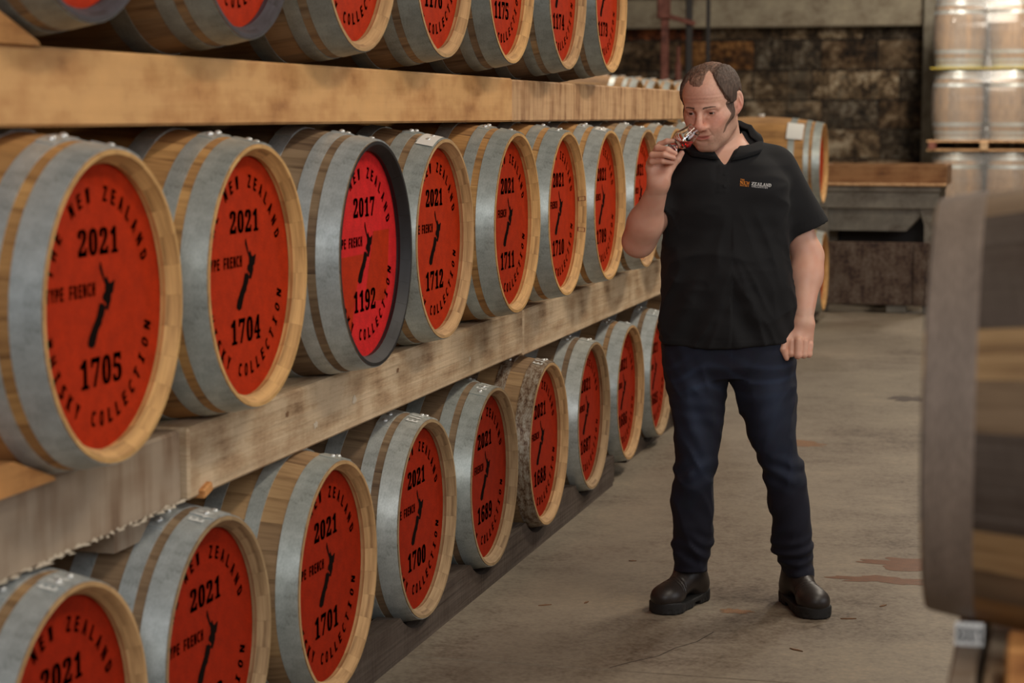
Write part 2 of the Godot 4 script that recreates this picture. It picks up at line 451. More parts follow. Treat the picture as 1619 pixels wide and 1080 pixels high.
func build_room() -> void:
	# slabs with an open joint between them, on a base
	var fl := struct("floor", box_mesh(Vector3(X1 - X0 + 0.6, 0.2, Z1 - Z0 + 0.6), 0.01), M.crack, Vector3((X0 + X1) / 2, -0.14, (Z0 + Z1) / 2))
	var cuts := [Z1 + 0.3, -5.575, -13.2, -21.0, Z0 - 0.3]
	for k in cuts.size() - 1:
		var a: float = cuts[k]
		var b: float = cuts[k + 1]
		part("slab", box_mesh(Vector3(X1 - X0 + 0.6, 0.04, a - b - 0.007), 0.003), M.floor, fl, Vector3(0, 0.12, (a + b) / 2 - (Z0 + Z1) / 2))
	struct("ceiling", box_mesh(Vector3(X1 - X0 + 0.6, 0.2, Z1 - Z0 + 0.6), 0.01), M.ceiling, Vector3((X0 + X1) / 2, TOP + 0.1, (Z0 + Z1) / 2))
	struct("wall_left", box_mesh(Vector3(0.3, TOP, Z1 - Z0), 0.01), M.plaster, Vector3(X0 - 0.15, TOP / 2, (Z0 + Z1) / 2))
	# right wall with an opening for the added window z -8.1..-3.1, y 1.6..4.2
	var rw := struct("wall_right", box_mesh(Vector3(0.3, 1.6, Z1 - Z0), 0.01), M.plaster, Vector3(X1 + 0.15, 0.8, (Z0 + Z1) / 2))
	var zc := (Z0 + Z1) / 2
	part("wall_panel", box_mesh(Vector3(0.3, TOP - 4.2, Z1 - Z0), 0.01), M.plaster, rw, Vector3(0, 4.2 + (TOP - 4.2) / 2 - 0.8, 0))
	part("wall_panel", box_mesh(Vector3(0.3, 2.6, Z1 + 3.1), 0.01), M.plaster, rw, Vector3(0, 2.1, (Z1 - 3.1) / 2 - zc))
	part("wall_panel", box_mesh(Vector3(0.3, 2.6, -8.1 - Z0), 0.01), M.plaster, rw, Vector3(0, 2.1, (Z0 - 8.1) / 2 - zc))
	var side := struct("added_window_2", box_mesh(Vector3(0.02, 2.6, 5.0), 0.002), M.added_glow, Vector3(X1 + 0.1, 2.9, -5.6))  # added out of view as side light for the man
	for z in [-2.5, -1.25, 0.0, 1.25, 2.5]:
		part("mullion", box_mesh(Vector3(0.06, 2.6, 0.06), 0.004), M.white_paint, side, Vector3(-0.04, 0, z))
	for yy in [-1.3, 0.0, 1.3]:
		part("transom", box_mesh(Vector3(0.05, 0.06, 5.0), 0.004), M.white_paint, side, Vector3(-0.04, yy, 0))
	# front wall with an opening for the added softbox window x 0.4..4.4, y 2.8..5.4
	var w := struct("wall_front", box_mesh(Vector3(X1 - X0, 2.8, 0.3), 0.01), M.plaster, Vector3((X0 + X1) / 2, 1.4, Z1 + 0.15))
	part("wall_panel", box_mesh(Vector3(X1 - X0, TOP - 5.4, 0.3), 0.01), M.plaster, w, Vector3(0, 5.4 + (TOP - 5.4) / 2 - 1.4, 0))
	part("wall_panel", box_mesh(Vector3(0.4 - X0, 2.6, 0.3), 0.01), M.plaster, w, Vector3((X0 + 0.4) / 2 - (X0 + X1) / 2, 2.7, 0))
	part("wall_panel", box_mesh(Vector3(X1 - 4.4, 2.6, 0.3), 0.01), M.plaster, w, Vector3((X1 + 4.4) / 2 - (X0 + X1) / 2, 2.7, 0))
	var win := struct("added_window_1", box_mesh(Vector3(4.0, 2.6, 0.02), 0.002), M.added_glow, Vector3(2.4, 4.1, Z1 + 0.1))  # added pane out of view, takes the place of a softbox
	for x in [-2.0, -1.0, 0.0, 1.0, 2.0]:
		part("mullion", box_mesh(Vector3(0.06, 2.6, 0.06), 0.004), M.white_paint, win, Vector3(x, 0, -0.04))
	for yy in [-1.3, 0.0, 1.3]:
		part("transom", box_mesh(Vector3(4.0, 0.06, 0.05), 0.004), M.white_paint, win, Vector3(0, yy, -0.04))
	# back wall of rough stone blocks with recessed joints
	var back := struct("wall_back", box_mesh(Vector3(X1 - X0, TOP, 0.3), 0.01), M.wall_base, Vector3((X0 + X1) / 2, TOP / 2, Z0 - 0.15))
	var y := 0.0
	var row := 0
	while y < TOP - 0.1:
		var hgt := 0.455 if row != 3 else 0.43
		if y + hgt > TOP:
			hgt = TOP - y
		var x := X0 + 0.0 - (0.5 if row % 2 == 0 else 0.0)
		while x < X1:
			var wid := rng.randf_range(0.8, 1.45)
			var lo := maxf(x, X0)
			var hi := minf(x + wid, X1)
			if hi - lo > 0.12 and lo < 3.0:
				var variant := rng.randi_range(0, 3)
				part("stone_block", stone_mesh(hi - lo - 0.03, hgt - 0.035, variant), M.stones[rng.randi_range(0, 5) if rng.randf() < 0.6 else [0, 1, 3][rng.randi_range(0, 2)]], back, Vector3((lo + hi) / 2 - (X0 + X1) / 2, y + hgt / 2 - TOP / 2, 0.15))
			x += wid
		y += hgt
		row += 1
	# stains and cracks on the floor
	var st := [[Vector3(-0.40, 0, -7.20), 0.24, 0.09, M.stain, "dark wet brown stain on the concrete floor beside the foreground barrel", 5], [Vector3(-0.545, 0, -6.93), 0.16, 0.055, M.stain, "narrow wet brown streak in front of the larger floor stain", 9],
		[Vector3(-1.22, 0, -9.78), 0.17, 0.09, M.rust_stain, "orange rusty patch on the floor behind the man's leg", 3], [Vector3(-0.76, 0, -11.5), 0.11, 0.10, M.dark_stain, "dark oily spot on the floor in front of the steel hopper", 2],
		[Vector3(-0.96, 0, -6.36), 0.05, 0.03, M.rust_stain, "small rusty spot on the floor between the man's boots", 8]]
	for s in st:
		var o := part("floor_stain", blot_mesh(s[1], s[2], s[5]), s[3], self, s[0] + Vector3(0, 0.0, 0))
		tag(o, s[4], "stain", "floor stains")
	var ck := [[[Vector2(-0.98, -6.08), Vector2(-1.01, -5.95), Vector2(-1.06, -5.86), Vector2(-1.09, -5.76), Vector2(-1.15, -5.68), Vector2(-1.2, -5.6)], "thin branching crack in the concrete in front of the man's boots"]]
	for k in ck:
		var b := MB.new()
		var pts: Array = k[0]
		for i in pts.size() - 1:
			var d: Vector2 = (pts[i + 1] - pts[i]).normalized()
			var q := Vector2(-d.y, d.x) * 0.0016
			var f := func(v: Vector2) -> Vector3: return Vector3(v.x, 0.0006, v.y)
			b.quad(f.call(pts[i] - q), f.call(pts[i] + q), f.call(pts[i + 1] + q), f.call(pts[i + 1] - q), Vector3.UP)
		tag(part("floor_crack", b.mesh(), M.crack, self), k[1], "crack")
	# wood splinters and straw on the floor
	var sp := [[Vector3(-1.56, 0, -6.28), 0.5, 0.045, "small wood splinter on the floor, nearest the base rail"], [Vector3(-1.44, 0, -6.35), 1.2, 0.03, "short brown wood splinter on the open floor by the rail"], [Vector3(-1.42, 0, -7.0), 0.1, 0.028, "tiny dark chip of bark on the floor further along the rail"],
		[Vector3(-0.71, 0, -5.93), -0.6, 0.05, "curled pale straw on the floor right of the boots"], [Vector3(-0.6, 0, -6.35), 0.2, 0.05, "straight dry straw on the floor near the foreground barrel"], [Vector3(-0.51, 0, -6.55), 0.9, 0.035, "pale flake of paper on the floor below the brown stain"]]
	for s in sp:
		var ln: float = s[2]
		var o := prism_mesh(PackedVector2Array([Vector2(-ln / 2, -0.002), Vector2(-ln * 0.1, -0.006), Vector2(ln / 2, 0.0), Vector2(ln * 0.05, 0.004)]), 0.003)
		tag(part("wood_splinter", o, M.chip, self, s[0] + Vector3(0, 0.0016, 0), Vector3(-PI / 2, 0, s[1])), s[3], "splinter", "scraps on the floor")

func stone_mesh(w: float, h: float, variant: int) -> ArrayMesh:
	# a pillow-faced block, its face uneven
	var f := FastNoiseLite.new()
	f.seed = variant * 7 + 1
	f.frequency = 2.4
	var b := MB.new()
	var nx := 6
	var ny := 3
	var g := []
	for j in ny + 1:
		for i in nx + 1:
			var u := float(i) / nx - 0.5
			var v := float(j) / ny - 0.5
			var edge := i == 0 or j == 0 or i == nx or j == ny
			var z := 0.0 if edge else 0.05 + 0.035 * f.get_noise_2d(u * w * 2.0 + variant * 9.0, v * h * 2.0)
			var k := 1.0 + (0.03 * f.get_noise_2d(u * 9.0, v * 9.0 + variant) if edge else 0.0)
			g.append(Vector3(u * w * (0.9 if not edge else k), v * h * (0.86 if not edge and false else k), z))
	for j in ny:
		for i in nx:
			var a: Vector3 = g[j * (nx + 1) + i]
			var c: Vector3 = g[j * (nx + 1) + i + 1]
			var d: Vector3 = g[(j + 1) * (nx + 1) + i + 1]
			var e: Vector3 = g[(j + 1) * (nx + 1) + i]
			var n1 := (d - a).cross(c - a)
			var n2 := (e - a).cross(d - a)
			n1 = n1.normalized() * signf(n1.z if n1.z != 0 else 1.0)
			n2 = n2.normalized() * signf(n2.z if n2.z != 0 else 1.0)
			if (i == nx - 1 and j == 0) or (i == 0 and j == ny - 1):
				n1 = (e - a).cross(c - a).normalized()
				n2 = (e - c).cross(d - c).normalized()
				n1 *= signf(n1.z)
				n2 *= signf(n2.z)
				b.tri(a, c, e, n1, n1, n1)
				b.tri(c, d, e, n2, n2, n2)
			else:
				b.tri(a, c, d, n1, n1, n1)
				b.tri(a, d, e, n2, n2, n2)
	return b.mesh()

func blot_mesh(rx: float, rz: float, seed_: int) -> ArrayMesh:
	var f := FastNoiseLite.new()
	f.seed = seed_
	f.frequency = 0.7
	var b := MB.new()
	var n := 48
	var ring := func(i: int) -> Vector3:
		var a := TAU * i / n
		var k := 1.0 + 0.75 * f.get_noise_2d(cos(a) * 2.0, sin(a) * 2.0)
		return Vector3(cos(a) * rx * k, 0.0007, sin(a) * rz * k)
	for i in n:
		var p: Vector3 = ring.call(i)
		var q: Vector3 = ring.call((i + 1) % n)
		b.tri(Vector3(0, 0.0007, 0), p, q, Vector3.UP, Vector3.UP, Vector3.UP, Vector2.ZERO, Vector2(p.x, p.z), Vector2(q.x, q.z))
	return b.mesh()

# ------------------------------------------------------------------ barrels
# A barrel lies along x with its lettered head at x = 0 facing +x; the axis is y = 0 in these helpers.
const LEN := 0.95
const BILGE := 0.345
const CHIME := 0.2935
const STAVES := 28

func radius(x: float) -> float:   # x from 0 to -LEN
	var t := (x + LEN / 2) / (LEN / 2)
	return BILGE - (BILGE - CHIME) * t * t

func stave_mesh(variant: int) -> ArrayMesh:
	var key := "stave%d" % variant
	if shape_cache.has(key):
		return shape_cache[key]
	var shift := Vector2(variant * 0.377, variant * 0.213)
	var wide := TAU / STAVES
	var gap := 0.0011
	var sub := 3
	var nx := 14
	var outside := MB.new()
	var inside := MB.new()
	var at := func(x: float, r: float, a: float) -> Vector3: return Vector3(x, r * cos(a), r * sin(a))
	for i in nx:
		var x0 := -LEN * i / nx
		var x1 := -LEN * (i + 1) / nx
		for j in sub:
			var a0 := lerpf(-wide / 2 + gap, wide / 2 - gap, float(j) / sub)
			var a1 := lerpf(-wide / 2 + gap, wide / 2 - gap, float(j + 1) / sub)
			var nn := []
			for q in [[x0, a0], [x1, a0], [x1, a1], [x0, a1]]:
				var sl: float = -(BILGE - CHIME) * 2.0 * (q[0] + LEN / 2) / (LEN * LEN / 4)
				nn.append(Vector3(-sl, cos(q[1]), sin(q[1])).normalized())
			var p := [at.call(x0, radius(x0), a0), at.call(x1, radius(x1), a0), at.call(x1, radius(x1), a1), at.call(x0, radius(x0), a1)]
			var t := [shift + Vector2(x0, a0 * 0.34), shift + Vector2(x1, a0 * 0.34), shift + Vector2(x1, a1 * 0.34), shift + Vector2(x0, a1 * 0.34)]
			outside.tri(p[0], p[1], p[2], nn[0], nn[1], nn[2], t[0], t[1], t[2])
			outside.tri(p[0], p[2], p[3], nn[0], nn[2], nn[3], t[0], t[2], t[3])
		for s in [-1.0, 1.0]:
			var a: float = s * (wide / 2 - gap)
			var nn: Vector3 = Vector3(0, -sin(a), cos(a)) * s
			var xs := clampf(x0, -LEN + 0.046, -0.046)
			var xe := clampf(x1, -LEN + 0.046, -0.046)
			outside.quad(at.call(xs, radius(xs), a), at.call(xe, radius(xe), a), at.call(xe, radius(xe) - 0.026, a), at.call(xs, radius(xs) - 0.026, a), nn)
	# ends: flat rim, sloping chime, groove, then the inner face
	for end in 2:
		var prof := [Vector2(0, CHIME), Vector2(0.0, CHIME - 0.009), Vector2(-0.026, CHIME - 0.0255), Vector2(-0.030, CHIME - 0.0235), Vector2(-0.034, CHIME - 0.0225), Vector2(-0.046, CHIME - 0.0225)]
		for k in prof.size() - 1:
			for j in sub:
				var a0 := lerpf(-wide / 2 + gap * 0.5, wide / 2 - gap * 0.5, float(j) / sub)
				var a1 := lerpf(-wide / 2 + gap * 0.5, wide / 2 - gap * 0.5, float(j + 1) / sub)
				var p: Vector2 = prof[k]
				var q: Vector2 = prof[k + 1]
				var d := (q - p).normalized()
				var n2 := Vector2(-d.y, d.x) if k > 0 else Vector2(1, 0)
				if n2.y > 0 and k > 0:
					n2 = -n2
				var fl := func(x: float) -> float: return x if end == 0 else -LEN - x
				var sx := 1.0 if end == 0 else -1.0
				var na := Vector3(n2.x * sx, n2.y * cos(a0), n2.y * sin(a0))
				var nb := Vector3(n2.x * sx, n2.y * cos(a1), n2.y * sin(a1))
				inside.tri(at.call(fl.call(p.x), p.y, a0), at.call(fl.call(q.x), q.y, a0), at.call(fl.call(q.x), q.y, a1), na, na, nb, shift + Vector2(a0 * 0.34, p.y * 2 + p.x), shift + Vector2(a0 * 0.34, q.y * 2 + q.x), shift + Vector2(a1 * 0.34, q.y * 2 + q.x))
				inside.tri(at.call(fl.call(p.x), p.y, a0), at.call(fl.call(q.x), q.y, a1), at.call(fl.call(p.x), p.y, a1), na, nb, nb, shift + Vector2(a0 * 0.34, p.y * 2 + p.x), shift + Vector2(a1 * 0.34, q.y * 2 + q.x), shift + Vector2(a1 * 0.34, p.y * 2 + p.x))
	var m := outside.mesh()
	inside.mesh(m)
	shape_cache[key] = m
	return m

func hoop_mesh(x0: float, x1: float) -> ArrayMesh:
	var key := "hoop%.3f%.3f" % [x0, x1]
	if shape_cache.has(key):
		return shape_cache[key]
	var b := MB.new()
	var n := 72
	var th := 0.0022
	var band := func(xa: float, ra: float, xb: float, rb: float, lo: float, hi: float, steps: int) -> void:
		var sl := (rb - ra) / (xb - xa) if absf(xb - xa) > 1e-6 else 0.0
		for j in steps:
			var a0 := lerpf(lo, hi, float(j) / steps)
			var a1 := lerpf(lo, hi, float(j + 1) / steps)
			var n0 := Vector3(-sl, cos(a0), sin(a0)).normalized()
			var n1 := Vector3(-sl, cos(a1), sin(a1)).normalized()
			if absf(xb - xa) < 1e-6:
				n0 = Vector3(1 if xa > (x0 + x1) / 2 else -1, 0, 0)
				n1 = n0
			var p := [Vector3(xa, ra * cos(a0), ra * sin(a0)), Vector3(xb, rb * cos(a0), rb * sin(a0)), Vector3(xb, rb * cos(a1), rb * sin(a1)), Vector3(xa, ra * cos(a1), ra * sin(a1))]
			var u0 := a0 / TAU
			var u1 := a1 / TAU
			b.tri(p[0], p[1], p[2], n0, n0, n1, Vector2(u0, xa * 6), Vector2(u0, xb * 6), Vector2(u1, xb * 6))
			b.tri(p[0], p[2], p[3], n0, n1, n1, Vector2(u0, xa * 6), Vector2(u1, xb * 6), Vector2(u1, xa * 6))
	var r0 := radius(x0) + th
	var r1 := radius(x1) + th
	band.call(x0, r0, x1, r1, 0.0, TAU, n)
	band.call(x0, r0, x0, r0 - th - 0.001, 0.0, TAU, n)
	band.call(x1, r1, x1, r1 - th - 0.001, 0.0, TAU, n)
	# the riveted lap on top
	var lap := 0.0024
	band.call(x0, r0 + lap, x1, r1 + lap, -0.16, 0.16, 8)
	band.call(x0, r0 + lap, x0, r0, -0.16, 0.16, 8)
	band.call(x1, r1 + lap, x1, r1, -0.16, 0.16, 8)
	for s in [-0.16, 0.16]:
		b.quad(Vector3(x0, r0 * cos(s), r0 * sin(s)), Vector3(x1, r1 * cos(s), r1 * sin(s)), Vector3(x1, (r1 + lap) * cos(s), (r1 + lap) * sin(s)), Vector3(x0, (r0 + lap) * cos(s), (r0 + lap) * sin(s)), Vector3(0, 0, signf(s)))
	shape_cache[key] = b.mesh()
	return shape_cache[key]

func disc_mesh(r: float, thick: float) -> ArrayMesh:
	var key := "disc%.3f" % r
	if not shape_cache.has(key):
		var b := MB.new()
		for j in 64:
			var a0 := TAU * j / 64
			var a1 := TAU * (j + 1) / 64
			for s in [0.0, -thick]:
				var nn := Vector3(1 if s == 0.0 else -1, 0, 0)
				b.tri(Vector3(s, 0, 0), Vector3(s, r * cos(a0), r * sin(a0)), Vector3(s, r * cos(a1), r * sin(a1)), nn, nn, nn, Vector2.ZERO, Vector2(cos(a0), sin(a0)), Vector2(cos(a1), sin(a1)))
		shape_cache[key] = b.mesh()
	return shape_cache[key]

# one character as triangles centred on (0, 0), one unit high, stretched to the width given
func glyph(ch: String, font: String, bold := true) -> Array:
	var key := ch + font
	if not glyphs.has(key):
		var tm := TextMesh.new()
		var f := SystemFont.new()
		f.font_names = PackedStringArray([font])
		f.font_weight = 700 if bold else 400
		tm.font = f
		tm.font_size = 64
		tm.pixel_size = 0.01
		tm.depth = 0.0
		tm.curve_step = 4.0
		tm.text = ch
		var a := tm.get_mesh_arrays()
		var pts := PackedVector3Array()
		if a.size() and a[Mesh.ARRAY_VERTEX] != null:
			var v: PackedVector3Array = a[Mesh.ARRAY_VERTEX]
			if a[Mesh.ARRAY_INDEX] != null and a[Mesh.ARRAY_INDEX].size():
				for i in a[Mesh.ARRAY_INDEX]:
					pts.append(v[i])
			else:
				pts = v
		var box := AABB()
		if pts.size():
			box = AABB(pts[0], Vector3.ZERO)
			for p in pts:
				box = box.expand(p)
		glyphs[key] = [pts, box]
	return glyphs[key]

# letters laid into b: each is squeezed into a cell w wide and h high at `at` (plane coordinates), turned by `turn`
func letter(b: MB, ch: String, font: String, at: Vector2, w: float, h: float, turn: float, place: Callable, fat := 0.0) -> void:
	if fat > 0.0:
		for k in 4:
			var d: Vector2 = [Vector2(-1, -0.5), Vector2(1, -0.5), Vector2(-1, 0.5), Vector2(1, 0.5)][k] * fat
			letter(b, ch, font, at + d.rotated(turn), w - 2.0 * fat, h - fat, turn, place)
	var g := glyph(ch, font)
	var box: AABB = g[1]
	if box.size.y < 1e-5:
		return
	var mid := box.get_center()
	var sx := w / maxf(box.size.x, 1e-4)
	if ch in ["1", "I"]:
		sx = minf(sx, h / box.size.y * 0.9)
	var sy := h / box.size.y
	var pts: PackedVector3Array = g[0]
	var cs := cos(turn)
	var sn := sin(turn)
	for k in range(0, pts.size() - 2, 3):
		var q := []
		for i in 3:
			var x := (pts[k + i].x - mid.x) * sx
			var y := (pts[k + i].y - mid.y) * sy
			q.append(place.call(Vector2(at.x + x * cs - y * sn, at.y + x * sn + y * cs)))
		b.tri(q[0][0], q[1][0], q[2][0], q[0][1], q[1][1], q[2][1])

func row_of_letters(b: MB, text: String, font: String, centre: Vector2, width: float, h: float, place: Callable, fill := 0.82, fat := 0.0) -> void:
	var cell := width / text.length()
	for i in text.length():
		if text[i] != " ":
			letter(b, text[i], font, centre + Vector2((i + 0.5) * cell - width / 2, 0), cell * fill, h, 0.0, place, fat)

const MAP_NORTH := [Vector2(0.006, 0.080), Vector2(0.014, 0.062), Vector2(0.020, 0.050), Vector2(0.028, 0.046), Vector2(0.031, 0.052), Vector2(0.037, 0.042), Vector2(0.044, 0.037), Vector2(0.062, 0.042), Vector2(0.055, 0.024), Vector2(0.047, 0.021), Vector2(0.045, 0.008), Vector2(0.033, -0.008), Vector2(0.026, -0.006), Vector2(0.029, 0.004), Vector2(0.014, 0.014), Vector2(0.017, 0.020), Vector2(0.025, 0.024), Vector2(0.026, 0.040), Vector2(0.014, 0.056), Vector2(0.004, 0.072)]
const MAP_SOUTH := [Vector2(0.000, 0.003), Vector2(0.008, 0.000), Vector2(0.012, 0.003), Vector2(0.020, -0.004), Vector2(0.015, -0.016), Vector2(0.006, -0.026), Vector2(0.004, -0.033), Vector2(-0.008, -0.041), Vector2(-0.017, -0.056), Vector2(-0.026, -0.071), Vector2(-0.040, -0.073), Vector2(-0.050, -0.067), Vector2(-0.045, -0.055), Vector2(-0.030, -0.038), Vector2(-0.012, -0.020)]
const PATCH_RIGHT := [Vector2(0.075, 0.055), Vector2(0.205, 0.055), Vector2(0.19, -0.10), Vector2(0.165, -0.135), Vector2(0.0, -0.125)]
const PATCH_LEFT := [Vector2(-0.26, 0.0), Vector2(0.0, 0.0), Vector2(-0.06, -0.08), Vector2(-0.11, -0.20), Vector2(-0.175, -0.19), Vector2(-0.24, -0.1)]

func lettering_mesh(year: String, number: String) -> ArrayMesh:
	var b := MB.new()
	var place := func(p: Vector2) -> Array: return [Vector3(0.0006, p.y, -p.x), Vector3(1, 0, 0)]
	var top := "THE NEW ZEALAND"
	for i in top.length():
		var a := deg_to_rad(lerpf(159.0, 23.5, float(i) / (top.length() - 1)))
		letter(b, top[i], "Droid Sans", Vector2(cos(a), sin(a)) * 0.212, 0.0175, 0.030, a - PI / 2, place, 0.0011)
	var low := "WHISKY COLLECTION"
	for i in low.length():
		var a := deg_to_rad(lerpf(-166.0, -15.0, float(i) / (low.length() - 1)))
		letter(b, low[i], "Droid Sans", Vector2(cos(a), sin(a)) * 0.212, 0.0175, 0.030, a + PI / 2, place, 0.0011)
	if year != "":
		row_of_letters(b, year, "Droid Serif", Vector2(0, 0.122), 0.176, 0.051, place, 0.84, 0.0022)
	if number != "":
		row_of_letters(b, number, "Droid Serif", Vector2(0, -0.122), 0.182, 0.056, place, 0.84, 0.0022)
	row_of_letters(b, "TYPE FRENCH", "Droid Sans", Vector2(-0.115, 0.034), 0.20, 0.026, place, 0.76, 0.0009)
	return b.mesh()

func flat_mesh(outlines: Array, lift: float) -> ArrayMesh:
	var b := MB.new()
	for o in outlines:
		var pts := PackedVector2Array(o)
		var idx := Geometry2D.triangulate_polygon(pts)
		for k in range(0, idx.size(), 3):
			var q := []
			for i in 3:
				q.append(Vector3(lift, pts[idx[k + i]].y, -pts[idx[k + i]].x))
			b.tri(q[0], q[1], q[2], Vector3.RIGHT, Vector3.RIGHT, Vector3.RIGHT)
	return b.mesh()

func map_mesh() -> ArrayMesh:
	if not shape_cache.has("map"):
		var fat := []
		for o in [MAP_NORTH, MAP_SOUTH]:
			fat.append(Geometry2D.offset_polygon(PackedVector2Array(o), 0.0028)[0])
		shape_cache.map = flat_mesh(fat, 0.0006)
	return shape_cache.map

# spec: oak (0 golden, 1 tan, 2 grey), rim ("wood", "black", "grey"), year, number, head, plain (no lettering)
func barrel(label: String, group: String, at: Vector3, turn: Vector3, spec: Dictionary) -> Node3D:
	var t := thing("whisky_barrel", label, "barrel", at, 0.0, group)
	t.rotation = turn
	var up := Vector3(LEN / 2, BILGE, 0)      # origin under the middle of the bilge
	if spec.get("upright", false):
		up = Vector3(LEN, 0, 0)
	var tones: Array = spec.get("tones", M.oak[spec.get("oak", 1)])
	var rim: Variant = M.chime[spec.get("oak", 1)]
	if spec.get("rim", "wood") == "black":
		rim = M.black_chime
	elif spec.get("rim", "wood") == "grey":
		rim = M.grey_chime
	var off: float = rng.randf() * TAU
	for k in STAVES:
		var o := part("stave", stave_mesh(rng.randi_range(0, 7)), [tones[rng.randi_range(0, tones.size() - 1)], rim], t, up)
		o.rotation.x = off + TAU * k / STAVES
	var steel: Material = M.hoop[rng.randi_range(0, 2)]
	if spec.has("hoop"):
		steel = spec.hoop
	for h in spec.get("hoops", [[-0.003, -0.060], [-0.083, -0.121], [-0.190, -0.236]]):
		for side in 2:
			var o := part("hoop", hoop_mesh(h[0], h[1]), steel, t, up if side == 0 else up - Vector3(LEN, 0, 0))
			var twist := rng.randf_range(-0.25, 0.25)
			if side == 1:
				o.rotation.y = PI
			o.rotation.x = twist
			if side == 0 and h[0] > -0.15 and not spec.get("far", false):
				for s in [-0.075, 0.075]:
					var r := radius(h[0] - 0.02) + 0.0045
					var rv := part("rivet", rivet_mesh(), M.rivet, o, Vector3((h[0] + h[1]) / 2, r * cos(s), r * sin(s)))
					rv.rotation.x = s
	var hd := part("barrel_head", disc_mesh(0.2705, 0.02), spec.get("head", M.red), t, up + Vector3(-0.038, 0, 0))
	if not spec.get("plain", false):
		if spec.has("patch"):
			part("red_patch", flat_mesh([PATCH_RIGHT], 0.0003), M.red, hd)  # flat red shapes laid over the pink head
			part("red_patch", flat_mesh([PATCH_LEFT], 0.0003), M.red, hd)
		part("stencilled_lettering", lettering_mesh(spec.get("year", "2021"), spec.get("number", "")), M.ink, hd)
		part("stencilled_map", map_mesh(), M.ink, hd)
	part("back_head", disc_mesh(0.2705, 0.02), tones[0], t, up + Vector3(-LEN + 0.058, 0, 0))
	if spec.get("bung", true):
		part("bung", bung_mesh(), M.bung, t, up + Vector3(-LEN / 2, BILGE - 0.004, 0))
	return t

func rivet_mesh() -> ArrayMesh:
	if not shape_cache.has("rivet"):
		shape_cache.rivet = lathe_mesh([Vector2(0.0085, -0.001), Vector2(0.0082, 0.002), Vector2(0.0062, 0.0046), Vector2(0.003, 0.006), Vector2(0.0, 0.0064)], 12)
	return shape_cache.rivet

func bung_mesh() -> ArrayMesh:
	if not shape_cache.has("bung"):
		shape_cache.bung = lathe_mesh([Vector2(0.024, 0.0), Vector2(0.027, 0.022), Vector2(0.0265, 0.025), Vector2(0.0, 0.0255)], 20)
	return shape_cache.bung

# a rack barrel by its lettered face: a = distance of the face from the camera's line, yc its centre, z its depth
func racked(label: String, group: String, a: float, yc: float, z: float, spec: Dictionary) -> Node3D:
	return barrel(label, group, Vector3(-a - LEN / 2, yc - BILGE, -z), Vector3.ZERO, spec)

